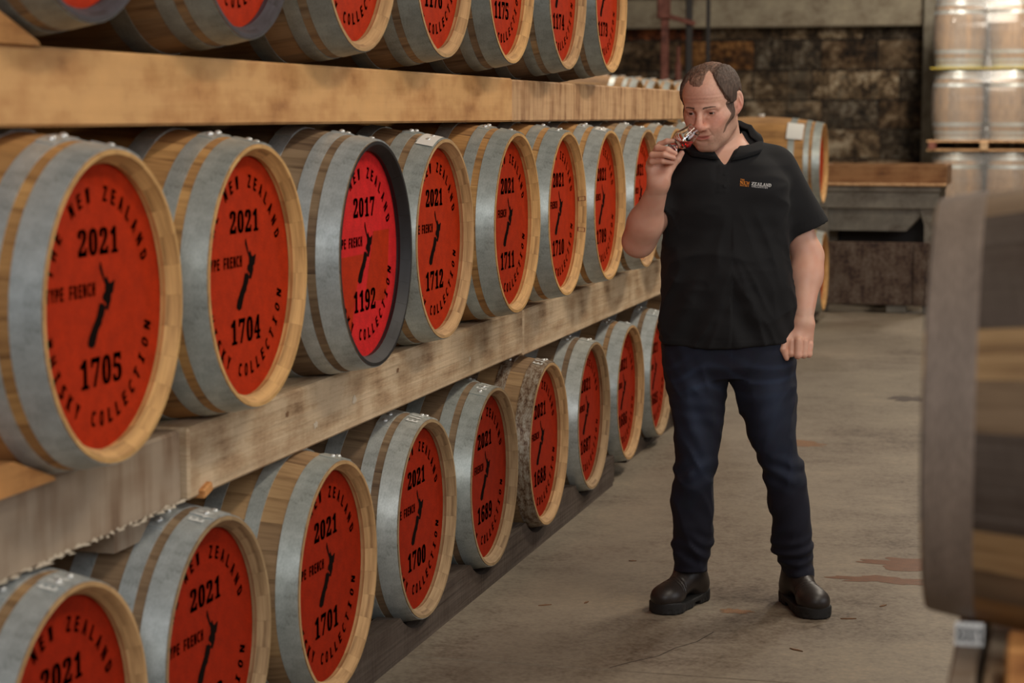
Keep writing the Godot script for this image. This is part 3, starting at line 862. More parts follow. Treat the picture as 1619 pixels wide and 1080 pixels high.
func build_racks() -> void:
	var mid := "barrels in the middle row of the rack"
	var low := "barrels in the bottom row of the rack"
	var top := "barrels in the top row of the rack"
	var g := {"oak": 0}
	# middle row: number, a, centre height, depth, oak, label
	var rows := [
		["1705", 1.697, 1.209, 3.514, 0, "largest barrel of the middle row, at its left end, red head stencilled 2021 and 1705"],
		["1704", 1.722, 1.208, 4.290, 0, "golden oak barrel stencilled 2021 and 1704, just left of the black-rimmed pink one"],
		["1192", 1.715, 1.205, 5.09, 2, "barrel with bright pink-red head stencilled 2017 and 1192 inside a black rim"],
		["1712", 1.745, 1.202, 5.813, 1, "red-headed barrel stencilled 1712 with white paper stuck on its end hoop"],
		["1711", 1.709, 1.214, 6.515, 0, "golden oak barrel stencilled 1711, next right of the one with white paper"],
		["1710", 1.708, 1.212, 7.22, 0, "red-headed barrel stencilled 1710 with small dark red marks on its rim"],
		["1709", 1.709, 1.212, 7.95, 0, "red-headed barrel just left of the man's bent elbow, pale tag on its hoop"],
		["1708", 1.70, 1.212, 8.66, 1, "barrel with bright grey hoop partly covered by the man's raised forearm"],
		["1707", 1.71, 1.21, 9.40, 0, "oak barrel mostly hidden between the man's elbow and his chest, middle row"],
		["1706", 1.71, 1.21, 10.14, 1, "last oak barrel of the middle row, right behind the tasting glass"]]
	for r in rows:
		var spec := {"oak": r[4], "number": r[0]}
		if r[0] == "1192":
			spec.merge({"year": "2017", "rim": "black", "head": M.pink, "patch": true})
		var b := racked(r[5], mid, r[1], r[2], r[3], spec)
		if r[0] == "1712":
			paper(b, "paper_note", -0.004, -0.055, -0.42, -0.04, CHIME + 0.0055, M.paper)
		if r[0] == "1709":
			paper(b, "paper_note", -0.01, -0.05, -0.25, 0.0, CHIME + 0.0055, M.paper)
		if r[0] == "1710":
			rim_marks(b)
	# bottom row
	rows = [
		["1703", 1.745, 0.402, 3.42, 1, "barrel cut off by the lower left corner, only 2021 of its red head showing"],
		["1702", 1.765, 0.390, 4.14, 2, "barrel under the wedge-cut block, its dark red head cut by the bottom edge"],
		["1701", 1.738, 0.402, 4.84, 1, "dark red-headed barrel stencilled 2021 and 1701, touching the bottom edge"],
		["1700", 1.775, 0.380, 5.72, 2, "grey weathered barrel stencilled 2021 and 1700 with chalk on its hoop"],
		["1689", 1.770, 0.381, 6.45, 2, "dark red-headed barrel stencilled 1689, next right of the one reading 1700"],
		["1688", 1.760, 0.381, 7.16, 1, "bottom row barrel with mottled brown end hoop, stencilled 1688"],
		["1687", 1.770, 0.372, 7.95, 2, "bottom row barrel stencilled 1687, above the end of the dark base rail"],
		["1686", 1.785, 0.360, 8.75, 1, "bottom row barrel stencilled 1686, last one fully clear of the man's legs"],
		["1685", 1.80, 0.345, 9.55, 2, "bottom row barrel with red head half hidden by the man's thigh"],
		["1684", 1.80, 0.345, 10.3, 1, "last oak barrel of the bottom row, behind the man's legs"]]
	for r in rows:
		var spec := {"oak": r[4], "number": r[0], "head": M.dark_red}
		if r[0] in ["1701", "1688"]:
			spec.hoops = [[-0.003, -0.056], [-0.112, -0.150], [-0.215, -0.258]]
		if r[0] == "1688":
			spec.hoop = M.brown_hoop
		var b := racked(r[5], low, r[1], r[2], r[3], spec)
		if r[0] in ["1703", "1702", "1700", "1689", "1688"]:
			chalk_marks(b)
	# top row
	rows = [
		["1179", 1.734, 2.030, 3.507, 1, "grey", "leftmost grey-rimmed barrel of the top row, only the foot of its head showing"],
		["1178", 1.734, 2.027, 4.272, 1, "grey", "second grey-rimmed barrel from the left in the top row"],
		["1177", 1.734, 2.022, 5.041, 1, "wood", "wooden-rimmed top row barrel beside the two grey-rimmed ones"],
		["1176", 1.734, 2.026, 5.777, 1, "wood", "top row barrel stencilled 1176, in the middle of its row"],
		["1175", 1.734, 2.027, 6.532, 0, "wood", "top row barrel stencilled 1175, above the joint of the top beam"],
		["1174", 1.734, 2.025, 7.323, 1, "wood", "top row barrel stencilled 1174, last but one on the right"],
		["1173", 1.734, 2.028, 8.071, 0, "wood", "last barrel at the right end of the top row, stencilled 1173"]]
	for r in rows:
		racked(r[6], top, r[1], r[2], r[3], {"oak": r[4], "number": r[0], "rim": r[5], "hoop": M.dull_shaded_hoop, "tones": M.oak[1] + M.oak[2]})
	# beams: front plane x = -1.83
	var beam := func(called: String, label: String, group: String, x: float, y0: float, y1: float, za: float, zb: float, thick: float, m: Material) -> Node3D:
		var o := part(called, box_mesh(Vector3(thick, y1 - y0, za - zb), 0.006, Vector2(za, y0)), m, self, Vector3(x - thick / 2, (y0 + y1) / 2, (za + zb) / 2))
		tag(o, label, "beam", group)
		return o
	var gt := "timber beams under the top row"
	var gm := "timber beams under the middle row"
	var gr := "timber rails on the floor"
	beam.call("timber_beam", "long orange-brown sawn beam under the top row, left of the joint", gt, -1.83, 1.543, 1.692, -1.4, -6.890, 0.12, M.top_beam)
	beam.call("timber_beam", "paler streaky beam under the top row, right of the joint", gt, -1.828, 1.543, 1.688, -6.896, -11.3, 0.12, M.top_beam_pale)
	beam.call("timber_beam", "rear timber beam deep in the shade under the top row", gt, -2.5, 1.543, 1.69, -1.4, -11.3, 0.12, M.mid_beam)
	beam.call("timber_beam", "grey weathered beam with splintered lower edge, left end of the middle tier", gm, -1.825, 0.725, 0.888, -1.4, -4.07, 0.12, M.grey_beam)
	beam.call("timber_beam", "pale knotty sawn beam under barrels 1704 to 1712", gm, -1.83, 0.722, 0.883, -4.125, -7.03, 0.12, M.mid_beam)
	beam.call("timber_beam", "pale sawn beam of the middle tier ending behind the man", gm, -1.83, 0.712, 0.876, -7.05, -10.6, 0.12, M.mid_beam)
	beam.call("timber_beam", "rear timber beam in the shade under the middle row", gm, -2.5, 0.722, 0.880, -1.4, -10.6, 0.12, M.mid_beam)
	# splintered edge of the grey beam
	var sb := MB.new()
	for k in 110:
		var z := lerpf(-2.4, -4.06, (k + rng.randf()) / 110.0)
		var ln := rng.randf_range(0.01, 0.05)
		var y := 0.727 + rng.randf_range(-0.003, 0.006)
		sb.tri(Vector3(-1.822, y, z), Vector3(-1.823, y + rng.randf_range(0.002, 0.009), z - ln * 0.5), Vector3(-1.822, y - rng.randf_range(0.0, 0.004), z - ln), Vector3.RIGHT, Vector3.RIGHT, Vector3.RIGHT)
	var edge := part("splinter_fringe", sb.mesh(), M.fringe, get_node("timber_beam_003"), -get_node("timber_beam_003").position)
	edge.set_meta("kind", "stuff")
	# knots in the pale middle beams
	var mb_ := get_node("timber_beam_004")
	for q in [[-5.22, 0.80, 0.011, 3], [-4.92, 0.775, 0.009, 5], [-5.6, 0.835, 0.007, 6], [-6.35, 0.78, 0.008, 7], [-4.72, 0.83, 0.007, 2]]:
		part("knot", knot_mesh(q[2], q[3]), M.knot if q[3] % 2 == 0 else M.fringe, mb_, Vector3(0.0605, q[1] - mb_.position.y, q[0] - mb_.position.z), Vector3(0, 0, -PI / 2))
	# blocks at the joints
	var chip := part("packing_block", box_mesh(Vector3(0.05, 0.022, 0.05), 0.003), M.wedge, self, Vector3(-1.842, 0.733, -4.2), Vector3(0.25, 0, 0))
	tag(chip, "small orange chip of wood wedged under the joint of the middle beam", "wedge")
	var blk := part("packing_block", prism_mesh(PackedVector2Array([Vector2(-0.1, -0.068), Vector2(0.02, -0.068), Vector2(0.12, -0.003), Vector2(-0.1, -0.003)]), 0.10), M.grey_beam, self, Vector3(-1.93, 0.726, -3.95), Vector3(0, PI / 2, 0))
	tag(blk, "wedge-cut timber block between the beam joint and the barrel below", "wedge")
	var w1 := part("wood_wedge", prism_mesh(PackedVector2Array([Vector2(-0.14, 0), Vector2(0.14, 0), Vector2(0.13, 0.008), Vector2(-0.02, 0.06), Vector2(-0.14, 0.062)]), 0.14), M.wedge, self, Vector3(-1.865, 0.889, -3.30), Vector3(0, PI / 2, 0))
	tag(w1, "fresh orange wooden wedge on the grey beam beside barrel 1705", "wedge")
	var w2 := part("wood_wedge", prism_mesh(PackedVector2Array([Vector2(-0.14, 0), Vector2(0.14, 0), Vector2(0.13, 0.008), Vector2(-0.02, 0.06), Vector2(-0.14, 0.09)]), 0.12), M.wedge, self, Vector3(-1.88, 1.693, -3.33), Vector3(0, PI / 2, 0))
	tag(w2, "wooden wedge on the top beam at the upper left corner", "wedge")
	# base rails, hollowed under each barrel
	var first := [[3.42, 0.402], [4.14, 0.390], [4.84, 0.402], [5.72, 0.380], [6.45, 0.381], [7.16, 0.381], [7.95, 0.372]]
	var second := [[9.55, 0.345], [10.3, 0.345]]
	rail("dark timber base rail on the floor, hollowed for the bottom barrels", gr, -1.80, -1.5, -8.44, 0.125, first, 0.324)
	rail("paler base rail beyond the dark one, next to the man's knee", gr, -1.86, -9.02, -11.2, 0.12, second, 0.330)
	rail("rear base rail on the floor in the dark behind the bottom row", gr, -2.54, -1.5, -11.2, 0.12, first + [[8.75, 0.36]] + second, 0.336)
	var post := part("packing_block", box_mesh(Vector3(0.14, 0.12, 0.07), 0.006), M.rail, self, Vector3(-1.88, 0.06, -8.485))
	tag(post, "dark timber block closing the end of the base rail", "block")

func knot_mesh(r: float, seed_: int) -> ArrayMesh:
	return blot_mesh(r, r * 1.5, seed_)

func rail(label: String, group: String, x: float, za: float, zb: float, h: float, hollows: Array, r: float) -> void:
	var up := PackedVector2Array()       # along z (as +u) on the front
	up.append(Vector2(-za, 0))
	var line := [Vector2(-za, h)]
	for q in hollows:
		var dy: float = q[1] - h
		var half := sqrt(maxf(0.0, r * r - dy * dy))
		for k in 13:
			var u := lerpf(-half, half, k / 12.0)
			line.append(Vector2(q[0] + u, maxf(0.012, q[1] - sqrt(r * r - u * u))))
	line.append(Vector2(-zb, h))
	var pts := PackedVector2Array([Vector2(-za, 0)])
	for p in line:
		pts.append(p)
	pts.append(Vector2(-zb, 0))
	var o := part("base_rail", prism_mesh(pts, 0.07), M.rail, self, Vector3(x - 0.035, 0, 0), Vector3(0, PI / 2, 0))
	tag(o, label, "rail", group)

# a sheet bent round the barrel between two angles
func paper(b: Node3D, called: String, xa: float, xb: float, lo: float, hi: float, r: float, m: Material) -> void:
	var g := MB.new()
	var up := Vector3(LEN / 2, BILGE, 0)
	for j in 8:
		var a0 := lerpf(lo, hi, j / 8.0)
		var a1 := lerpf(lo, hi, (j + 1) / 8.0)
		var ra := r + radius(xa) - CHIME
		var rb := r + radius(xb) - CHIME
		var f := func(x: float, rr: float, a: float) -> Vector3: return up + Vector3(x, rr * cos(a), -rr * sin(a))
		g.tri(f.call(xa, ra, a0), f.call(xb, rb, a0), f.call(xb, rb, a1), Vector3(0, cos(a0), -sin(a0)), Vector3(0, cos(a0), -sin(a0)), Vector3(0, cos(a1), -sin(a1)))
		g.tri(f.call(xa, ra, a0), f.call(xb, rb, a1), f.call(xa, ra, a1), Vector3(0, cos(a0), -sin(a0)), Vector3(0, cos(a1), -sin(a1)), Vector3(0, cos(a1), -sin(a1)))
	part(called, g.mesh(), m, b)

# small brackets drawn on the sloping rim of the head
func rim_marks(b: Node3D) -> void:
	var g := MB.new()
	var up := Vector3(LEN / 2 + 0.0006, BILGE, 0)
	for a in [0.16, -0.26]:
		for k in [[-0.03, 0.0, 0.03, 0.003], [-0.03, 0.022, 0.03, 0.025], [-0.03, 0.0, -0.024, 0.024], [0.024, 0.0, 0.03, 0.024]]:
			var f := func(t: float, d: float) -> Vector3: return up + Vector3(-0.002 - d, (CHIME - 0.0102 - d * 0.66) * sin(a + t), -(CHIME - 0.0102 - d * 0.66) * cos(a + t))
			g.quad(f.call(k[0], k[1]), f.call(k[2], k[1]), f.call(k[2], k[3]), f.call(k[0], k[3]), Vector3(0.5, -sin(a), cos(a)).normalized())
	part("rim_marks", g.mesh(), M.mark, b)

# white scrawl on the end hoop near the top
func chalk_marks(b: Node3D) -> void:
	var g := MB.new()
	var up := Vector3(LEN / 2, BILGE, 0)
	var place := func(p: Vector2) -> Array:
		var a := p.x / CHIME - 0.1
		var x := -0.032 + p.y
		var r := radius(x) + 0.0052
		return [up + Vector3(x, r * cos(a), -r * sin(a)), Vector3(0, cos(a), -sin(a))]
	row_of_letters(g, "E11", "Droid Sans", Vector2.ZERO, 0.075, 0.034, place, 0.6)
	part("chalk_marks", g.mesh(), M.chalk, b)

# ------------------------------------------------------------------ far end and right-hand side
func build_far_end() -> void:
	# two barrels left standing alone behind the man's shoulder
	var far := "far barrels behind the man's shoulder"
	var rows := [[1.70, 1.21, 15.45, "far pale barrel with white bung and paper label behind the man's shoulder", 0], [1.70, 0.39, 15.6, "far bottom barrel standing next to the steel hopper", 0], [1.70, 0.39, 13.6, "bottom barrel glimpsed between the man's waist and his hanging arm", 1]]
	for r in rows:
		var b := racked(r[3], far, r[0], r[1], r[2], {"oak": r[4], "plain": true, "far": true})
		if r[2] == 15.45:
			paper(b, "paper_label", -0.13, -0.25, -0.50, -1.0, CHIME + 0.012, M.paper)
	for z in [[-1.83, "front"], [-2.5, "rear"]]:
		var o := part("timber_beam", box_mesh(Vector3(0.12, 0.15, 1.5), 0.006), M.mid_beam, self, Vector3(z[0] - 0.06, 0.802, -15.55))
		tag(o, "short %s beam under the far barrel behind the man" % z[1], "beam", "beams of the far barrels")
		rail("short %s floor rail under the far bottom barrels" % z[1], "rails of the far barrels", z[0] + 0.02, -13.0, -16.3, 0.12, [[13.6, 0.39], [15.6, 0.39]], 0.336)
	# a rack of pale barrels far left, seen over the top beam
	var fg := "far left barrels with white bungs"
	var names := ["first", "second", "third", "fourth", "fifth", "sixth", "seventh"]
	for k in 7:
		racked("pale barrel with white bung over the top beam, %s from the left of its row" % names[k], fg, 3.5, 1.57, 17.45 + 0.76 * k, {"oak": 0, "plain": true, "far": true, "head": M.oak[0][0]})
	for x in [-3.62, -4.27]:
		var o := part("timber_beam", box_mesh(Vector3(0.12, 0.16, 6.2), 0.006), M.mid_beam, self, Vector3(x, 1.16, -19.8))
		tag(o, "%s beam carrying the far left barrels" % ("aisle-side" if x > -4 else "wall-side"), "beam", "beams of the far left rack")
		for z in [-17.2, -19.8, -22.4]:
			var p := part("timber_post", box_mesh(Vector3(0.12, 1.08, 0.12), 0.006), M.mid_beam, self, Vector3(x, 0.54, z))
			tag(p, "timber post under the far left rack of barrels", "post", "posts of the far left rack")
	# red-brown steel frame in the distance
	var t := thing("pipe_scaffold", "dark red-brown steel posts and brace beyond the right end of the top row", "scaffold", Vector3(-4.45, 0, -23.6), 0.2598)
	part("post", box_mesh(Vector3(0.09, 4.6, 0.09), 0.008), M.red_steel, t, Vector3(0.0, 2.3, 0))
	part("sleeve", box_mesh(Vector3(0.15, 1.9, 0.12), 0.01), M.red_steel, t, Vector3(-0.015, 3.62, 0.02))
	part("post", box_mesh(Vector3(0.075, 4.6, 0.075), 0.008), M.dark_steel, t, Vector3(0.28, 2.3, 0))
	part("post", box_mesh(Vector3(0.045, 4.6, 0.045), 0.006), M.dark_steel, t, Vector3(0.50, 2.3, 0))
	part("brace", box_mesh(Vector3(0.36, 0.055, 0.05), 0.006), M.red_steel, t, Vector3(0.17, 2.66, 0.05), Vector3(0, 0, -0.27))
	part("pipe", lathe_mesh([Vector2(0, 0), Vector2(0.035, 0), Vector2(0.035, 2.15), Vector2(0.02, 2.2), Vector2(0.02, 2.35), Vector2(0, 2.36)], 14), M.red_steel, t, Vector3(0.155, 0, 0.05))
	# concrete lintel and column on the back wall
	struct("trim_1", box_mesh(Vector3(11.0, 0.43, 0.3), 0.02), M.lintel, Vector3(-1.7, 3.10, Z0 + 0.3))
	struct("trim_2", box_mesh(Vector3(0.23, TOP, 0.26), 0.02), M.column, Vector3(-1.87, TOP / 2, Z0 + 0.62))
	# steel hopper under a timber box
	var h := thing("steel_hopper", "grey steel hopper table with sloping tray and plank box, standing on the floor", "hopper", Vector3(-1.34, 0, -16.95), 0.0)
	part("table_top", box_mesh(Vector3(1.0, 0.05, 0.9), 0.008), M.steel, h, Vector3(-0.06, 0.985, 0))
	part("apron", box_mesh(Vector3(0.98, 0.13, 0.86), 0.006), M.steel, h, Vector3(-0.06, 0.895, 0))
	part("tray", prism_mesh(PackedVector2Array([Vector2(-0.55, 0), Vector2(0.33, 0), Vector2(0.17, -0.18), Vector2(-0.55, -0.18)]), 0.7), M.steel, h, Vector3(-0.0, 0.83, 0.0))
	for z in [-0.36, 0.36]:
		part("leg", prism_mesh(PackedVector2Array([Vector2(-0.045, 0), Vector2(0.045, 0), Vector2(0.045, 0.68), Vector2(0.075, 0.83), Vector2(-0.085, 0.83), Vector2(-0.045, 0.70)]), 0.08), M.steel, h, Vector3(0.36, 0.0, z))
		part("leg", box_mesh(Vector3(0.08, 0.83, 0.08), 0.006), M.steel, h, Vector3(-0.48, 0.415, z))
	part("side_panel", box_mesh(Vector3(0.93, 0.50, 0.05), 0.006), M.dark_plate, h, Vector3(-0.08, 0.315, 0.44))
	for x in [-0.42, 0.28]:
		part("panel_strap", box_mesh(Vector3(0.07, 0.5, 0.03), 0.004), M.dark_plate, h, Vector3(x, 0.315, 0.475))
	part("foot", box_mesh(Vector3(0.16, 0.068, 0.12), 0.006), M.steel, h, Vector3(0.11, 0.034, 0.36))
	part("back_panel", box_mesh(Vector3(0.93, 0.80, 0.03), 0.006), M.dark_steel, h, Vector3(-0.08, 0.42, -0.42))
	var bx := thing("plank_box", "open brown plank box standing on the steel hopper table", "box", Vector3(-1.36, 1.011, -16.95), 0.0)
	part("plank", box_mesh(Vector3(1.0, 0.16, 0.03), 0.004), M.box_wood, bx, Vector3(0, 0.08, 0.36))
	part("plank", box_mesh(Vector3(1.0, 0.16, 0.03), 0.004), M.box_wood, bx, Vector3(0, 0.08, -0.36))
	for x in [-0.485, 0.485]:
		part("plank", box_mesh(Vector3(0.03, 0.16, 0.69), 0.004), M.box_wood, bx, Vector3(x, 0.08, 0))
	part("ledge", box_mesh(Vector3(1.0, 0.02, 0.12), 0.004), M.top_beam_pale, bx, Vector3(0, 0.01, 0.44))
	# film-wrapped barrels on pallets
	var px := -0.99
	var pz := -29.0
	for tier in 3:
		var y: float = [0.0, 1.09, 2.2][tier]
		var nm: String = ["floor pallet", "second pallet", "top layer"][tier]
		if tier < 2:
			var pal := thing("pallet", "wooden pallet under the %s of wrapped barrels" % ["bottom layer", "middle layer"][tier], "pallet", Vector3(px, y, pz), 0.0, "pallets")
			for k in 7:
				part("deck_board", box_mesh(Vector3(1.5, 0.022, 0.16), 0.003), M.top_beam_pale, pal, Vector3(0, 0.129, -0.66 + 0.22 * k))
			for x in [-0.68, 0.0, 0.68]:
				part("bearer", box_mesh(Vector3(0.1, 0.094, 1.5), 0.004), M.red_steel if x < -0.5 and tier == 1 else M.mid_beam, pal, Vector3(x, 0.071, 0))
			for k in 3:
				part("bottom_board", box_mesh(Vector3(1.5, 0.022, 0.14), 0.003), M.top_beam_pale, pal, Vector3(0, 0.012, -0.66 + 0.66 * k))
			y += 0.141
		else:
			var sh := part("slip_sheet", box_mesh(Vector3(1.46, 0.012, 1.46), 0.002), M.yellow, self, Vector3(px, y - 0.008, pz))
			tag(sh, "yellow-edged slip sheet between the upper two layers of wrapped barrels", "sheet")
		var spots := [[-0.37, 0.37, "front left"], [0.37, 0.37, "front right"], [-0.37, -0.37, "rear left"], [0.37, -0.37, "rear right"]]
		for s in spots:
			barrel("upright %s barrel in plastic film, %s" % [s[2], ["on the floor pallet", "on the second pallet", "on the yellow slip sheet"][tier]], "film-wrapped upright barrels", Vector3(px + s[0], y, pz + s[1]), Vector3(0, 0, PI / 2), {"oak": 1, "tones": [M.oak[1][2], M.oak[2][0], M.oak[1][1]], "plain": true, "far": true, "upright": true, "bung": false, "head": M.oak[0][1]})
		var film := part("plastic_film", film_mesh(0.95), M.wrap, self, Vector3(px, y + 0.0, pz))
		tag(film, "clear stretch film wound round the %s of upright barrels" % ["bottom layer", "middle layer", "top layer"][tier], "film", "stretch film")
	# foreground barrel on the right, seen from the side; its head turns away
	var rz := -3.02
	barrel("large weathered oak barrel in the blurred right foreground, head turned away", "right-hand barrels", Vector3(-0.168 + LEN / 2, 1.147 - BILGE, rz), Vector3(0, PI, 0), {"oak": 2, "plain": true, "far": true, "hoop": M.rust_hoop, "hoops": [[-0.003, -0.070], [-0.20, -0.245]], "head": M.oak[2][0], "tones": [M.oak[1][0], M.oak[2][1], M.oak[0][2], M.rail, M.rail, M.oak[2][1]]})
	var b1 := part("timber_beam", box_mesh(Vector3(0.035, 0.16, 1.9), 0.004), M.grey_beam, self, Vector3(-0.108, 0.74, -2.6))
	tag(b1, "thin grey plank on edge under the foreground barrel", "beam", "right-hand rack timbers")
	var b2 := part("timber_beam", box_mesh(Vector3(0.14, 0.15, 1.9), 0.006), M.mid_beam, self, Vector3(-0.012, 0.735, -2.6))
	tag(b2, "pale beam under the foreground barrel, right of the grey plank", "beam", "right-hand rack timbers")
	var b3 := part("timber_beam", box_mesh(Vector3(0.12, 0.15, 1.9), 0.006), M.mid_beam, self, Vector3(0.56, 0.735, -2.6))
	tag(b3, "rear beam under the foreground barrel beyond the frame's edge", "beam", "right-hand rack timbers")
	var k1 := part("packing_block", box_mesh(Vector3(0.12, 0.07, 0.1), 0.004), M.wedge, self, Vector3(0.01, 0.846, -2.72))
	tag(k1, "orange wooden chock beside the foreground barrel", "wedge")
	var lab := thing("paper_tag", "small white printed tag on the plank below the foreground barrel", "tag", Vector3(-0.105, 0.822, -2.90))
	part("sheet", box_mesh(Vector3(0.04, 0.034, 0.002), 0.0005), M.paper, lab, Vector3(0, 0.017, 0))
	var g := MB.new()
	row_of_letters(g, "8001", "Droid Sans", Vector2.ZERO, 0.036, 0.022, func(p: Vector2) -> Array: return [Vector3(p.x, p.y + 0.017, 0.0014), Vector3(0, 0, 1)])
	part("print", g.mesh(), M.ink, lab)
	for z in [-1.8, -3.4]:
		for x in [-0.03, 0.56]:
			var p := part("timber_post", box_mesh(Vector3(0.1, 0.66, 0.1), 0.006), M.rail, self, Vector3(x, 0.33, z))
			tag(p, "timber post carrying the right-hand rack beams", "post", "right-hand rack posts")

func film_mesh(h: float) -> ArrayMesh:
	# a thin skin that hugs four barrels: rounded square pinched and bulging with the staves
	var b := MB.new()
	var f := FastNoiseLite.new()
	f.seed = 5
	f.frequency = 3.0
	var n := 96
	var m := 16
	var g := []
	for j in m + 1:
		var y := h * j / m
		for i in n:
			var a := TAU * i / n
			var r := radius(-LEN * j / m) + 0.012
			var c := Vector2(cos(a), sin(a))
			var k := 0.37
			var p := Vector2(clampf(c.x * 9.0, -k, k), clampf(c.y * 9.0, -k, k)) + c * r
			p += c * f.get_noise_2d(a * 6.0, y * 3.0) * 0.012
			g.append(Vector3(p.x, y, p.y))
	for j in m:
		for i in n:
			var p0: Vector3 = g[j * n + i]
			var p1: Vector3 = g[j * n + (i + 1) % n]
			var p2: Vector3 = g[(j + 1) * n + (i + 1) % n]
			var p3: Vector3 = g[(j + 1) * n + i]
			var nn := (p2 - p0).cross(p1 - p0).normalized()
			if nn.dot(Vector3(p0.x, 0, p0.z)) < 0:
				nn = -nn
			b.quad(p0, p1, p2, p3, nn)
	return b.mesh()

# ------------------------------------------------------------------ the man
# Local axes: x to the right of the picture, y up, z towards the camera. Every surface is a distance field meshed as surface nets.
const HEAD_AT := Vector3(-0.130, 1.597, 0.06)
const HEAD_SIZE := 1.04
var head_turn := Basis.IDENTITY
var cloth := FastNoiseLite.new()
var fine := FastNoiseLite.new()
var leg_rows := [
	[[0.87, -0.160, -0.03, 0.100, 0.118], [0.791, -0.1605, -0.03, 0.0991, 0.112], [0.741, -0.160, -0.028, 0.0953, 0.104], [0.661, -0.1562, -0.025, 0.0864, 0.095], [0.581, -0.1554, -0.02, 0.0746, 0.086], [0.500, -0.1566, -0.018, 0.0628, 0.076], [0.440, -0.1630, -0.02, 0.0638, 0.073], [0.359, -0.1692, -0.04, 0.0649, 0.074], [0.278, -0.1664, -0.06, 0.0650, 0.073], [0.227, -0.1600, -0.075, 0.0631, 0.070], [0.186, -0.1646, -0.085, 0.0651, 0.069], [0.160, -0.1634, -0.09, 0.0555, 0.062], [0.125, -0.1650, -0.095, 0.0515, 0.060], [0.06, -0.1648, -0.095, 0.050, 0.060]],
	[[0.87, 0.045, -0.03, 0.100, 0.118], [0.791, 0.0437, -0.03, 0.1031, 0.112], [0.741, 0.0474, -0.027, 0.1022, 0.104], [0.661, 0.0623, -0.022, 0.0924, 0.095], [0.581, 0.0784, -0.015, 0.0796, 0.086], [0.500, 0.0994, -0.01, 0.0677, 0.078], [0.440, 0.1192, -0.01, 0.0648, 0.075], [0.359, 0.1354, -0.02, 0.0639, 0.074], [0.278, 0.1456, -0.035, 0.0610, 0.071], [0.227, 0.1493, -0.045, 0.0601, 0.069], [0.186, 0.1579, -0.055, 0.0671, 0.070], [0.166, 0.1623, -0.058, 0.0545, 0.062], [0.125, 0.1739, -0.06, 0.0495, 0.060], [0.06, 0.1764, -0.06, 0.0485, 0.060]]]
var torso_rows := [[1.50, -0.088, -0.045, 0.060, 0.065], [1.475, -0.082, -0.035, 0.088, 0.082], [1.45, -0.075, -0.025, 0.118, 0.098], [1.41, -0.0685, -0.015, 0.152, 0.114], [1.335, -0.0706, -0.008, 0.1770, 0.126], [1.237, -0.0724, 0.0, 0.1800, 0.134], [1.139, -0.0752, 0.002, 0.1793, 0.138], [1.040, -0.0692, 0.0, 0.1885, 0.140], [0.980, -0.0655, -0.004, 0.1950, 0.138], [0.921, -0.0668, -0.01, 0.1965, 0.134], [0.84, -0.0720, -0.015, 0.1930, 0.130]]

func smin(a: float, b: float, k: float) -> float:
	var h := maxf(k - absf(a - b), 0.0) / k
	return minf(a, b) - h * h * k * 0.25

func smax(a: float, b: float, k: float) -> float:
	return -smin(-a, -b, k)

func cap(p: Vector3, a: Vector3, b: Vector3, ra: float, rb: float) -> float:
	var ab := b - a
	var t := clampf((p - a).dot(ab) / ab.length_squared(), 0.0, 1.0)
	return (p - a - ab * t).length() - ra - (rb - ra) * t

func ell(p: Vector3, c: Vector3, r: Vector3) -> float:
	var q := (p - c) / r
	var k0 := q.length()
	var k1 := (q / r).length()
	return k0 * (k0 - 1.0) / maxf(k1, 1e-6)

# an upright limb or trunk given as rows of [y, x, z, half width, half depth], from the top down
func column(p: Vector3, rows: Array, power := 2.0) -> float:
	var n := rows.size()
	var k := 0
	while k < n - 2 and p.y < rows[k + 1][0]:
		k += 1
	var a: Array = rows[k]
	var b: Array = rows[k + 1]
	var t := clampf((a[0] - p.y) / (a[0] - b[0]), 0.0, 1.0)
	t = t * t * (3.0 - 2.0 * t) * 0.4 + t * 0.6
	var rx: float = lerpf(a[3], b[3], t)
	var rz: float = lerpf(a[4], b[4], t)
	var qx := absf(p.x - lerpf(a[1], b[1], t)) / rx
	var qz := absf(p.z - lerpf(a[2], b[2], t)) / rz
	var len_ := pow(pow(qx, power) + pow(qz, power), 1.0 / power)
	var d := (len_ - 1.0) * minf(rx, rz) * lerpf(1.0, 1.1, clampf(len_ - 1.0, 0.0, 1.0))
	var over := maxf(p.y - rows[0][0], rows[n - 1][0] - p.y)
	return maxf(d, over)

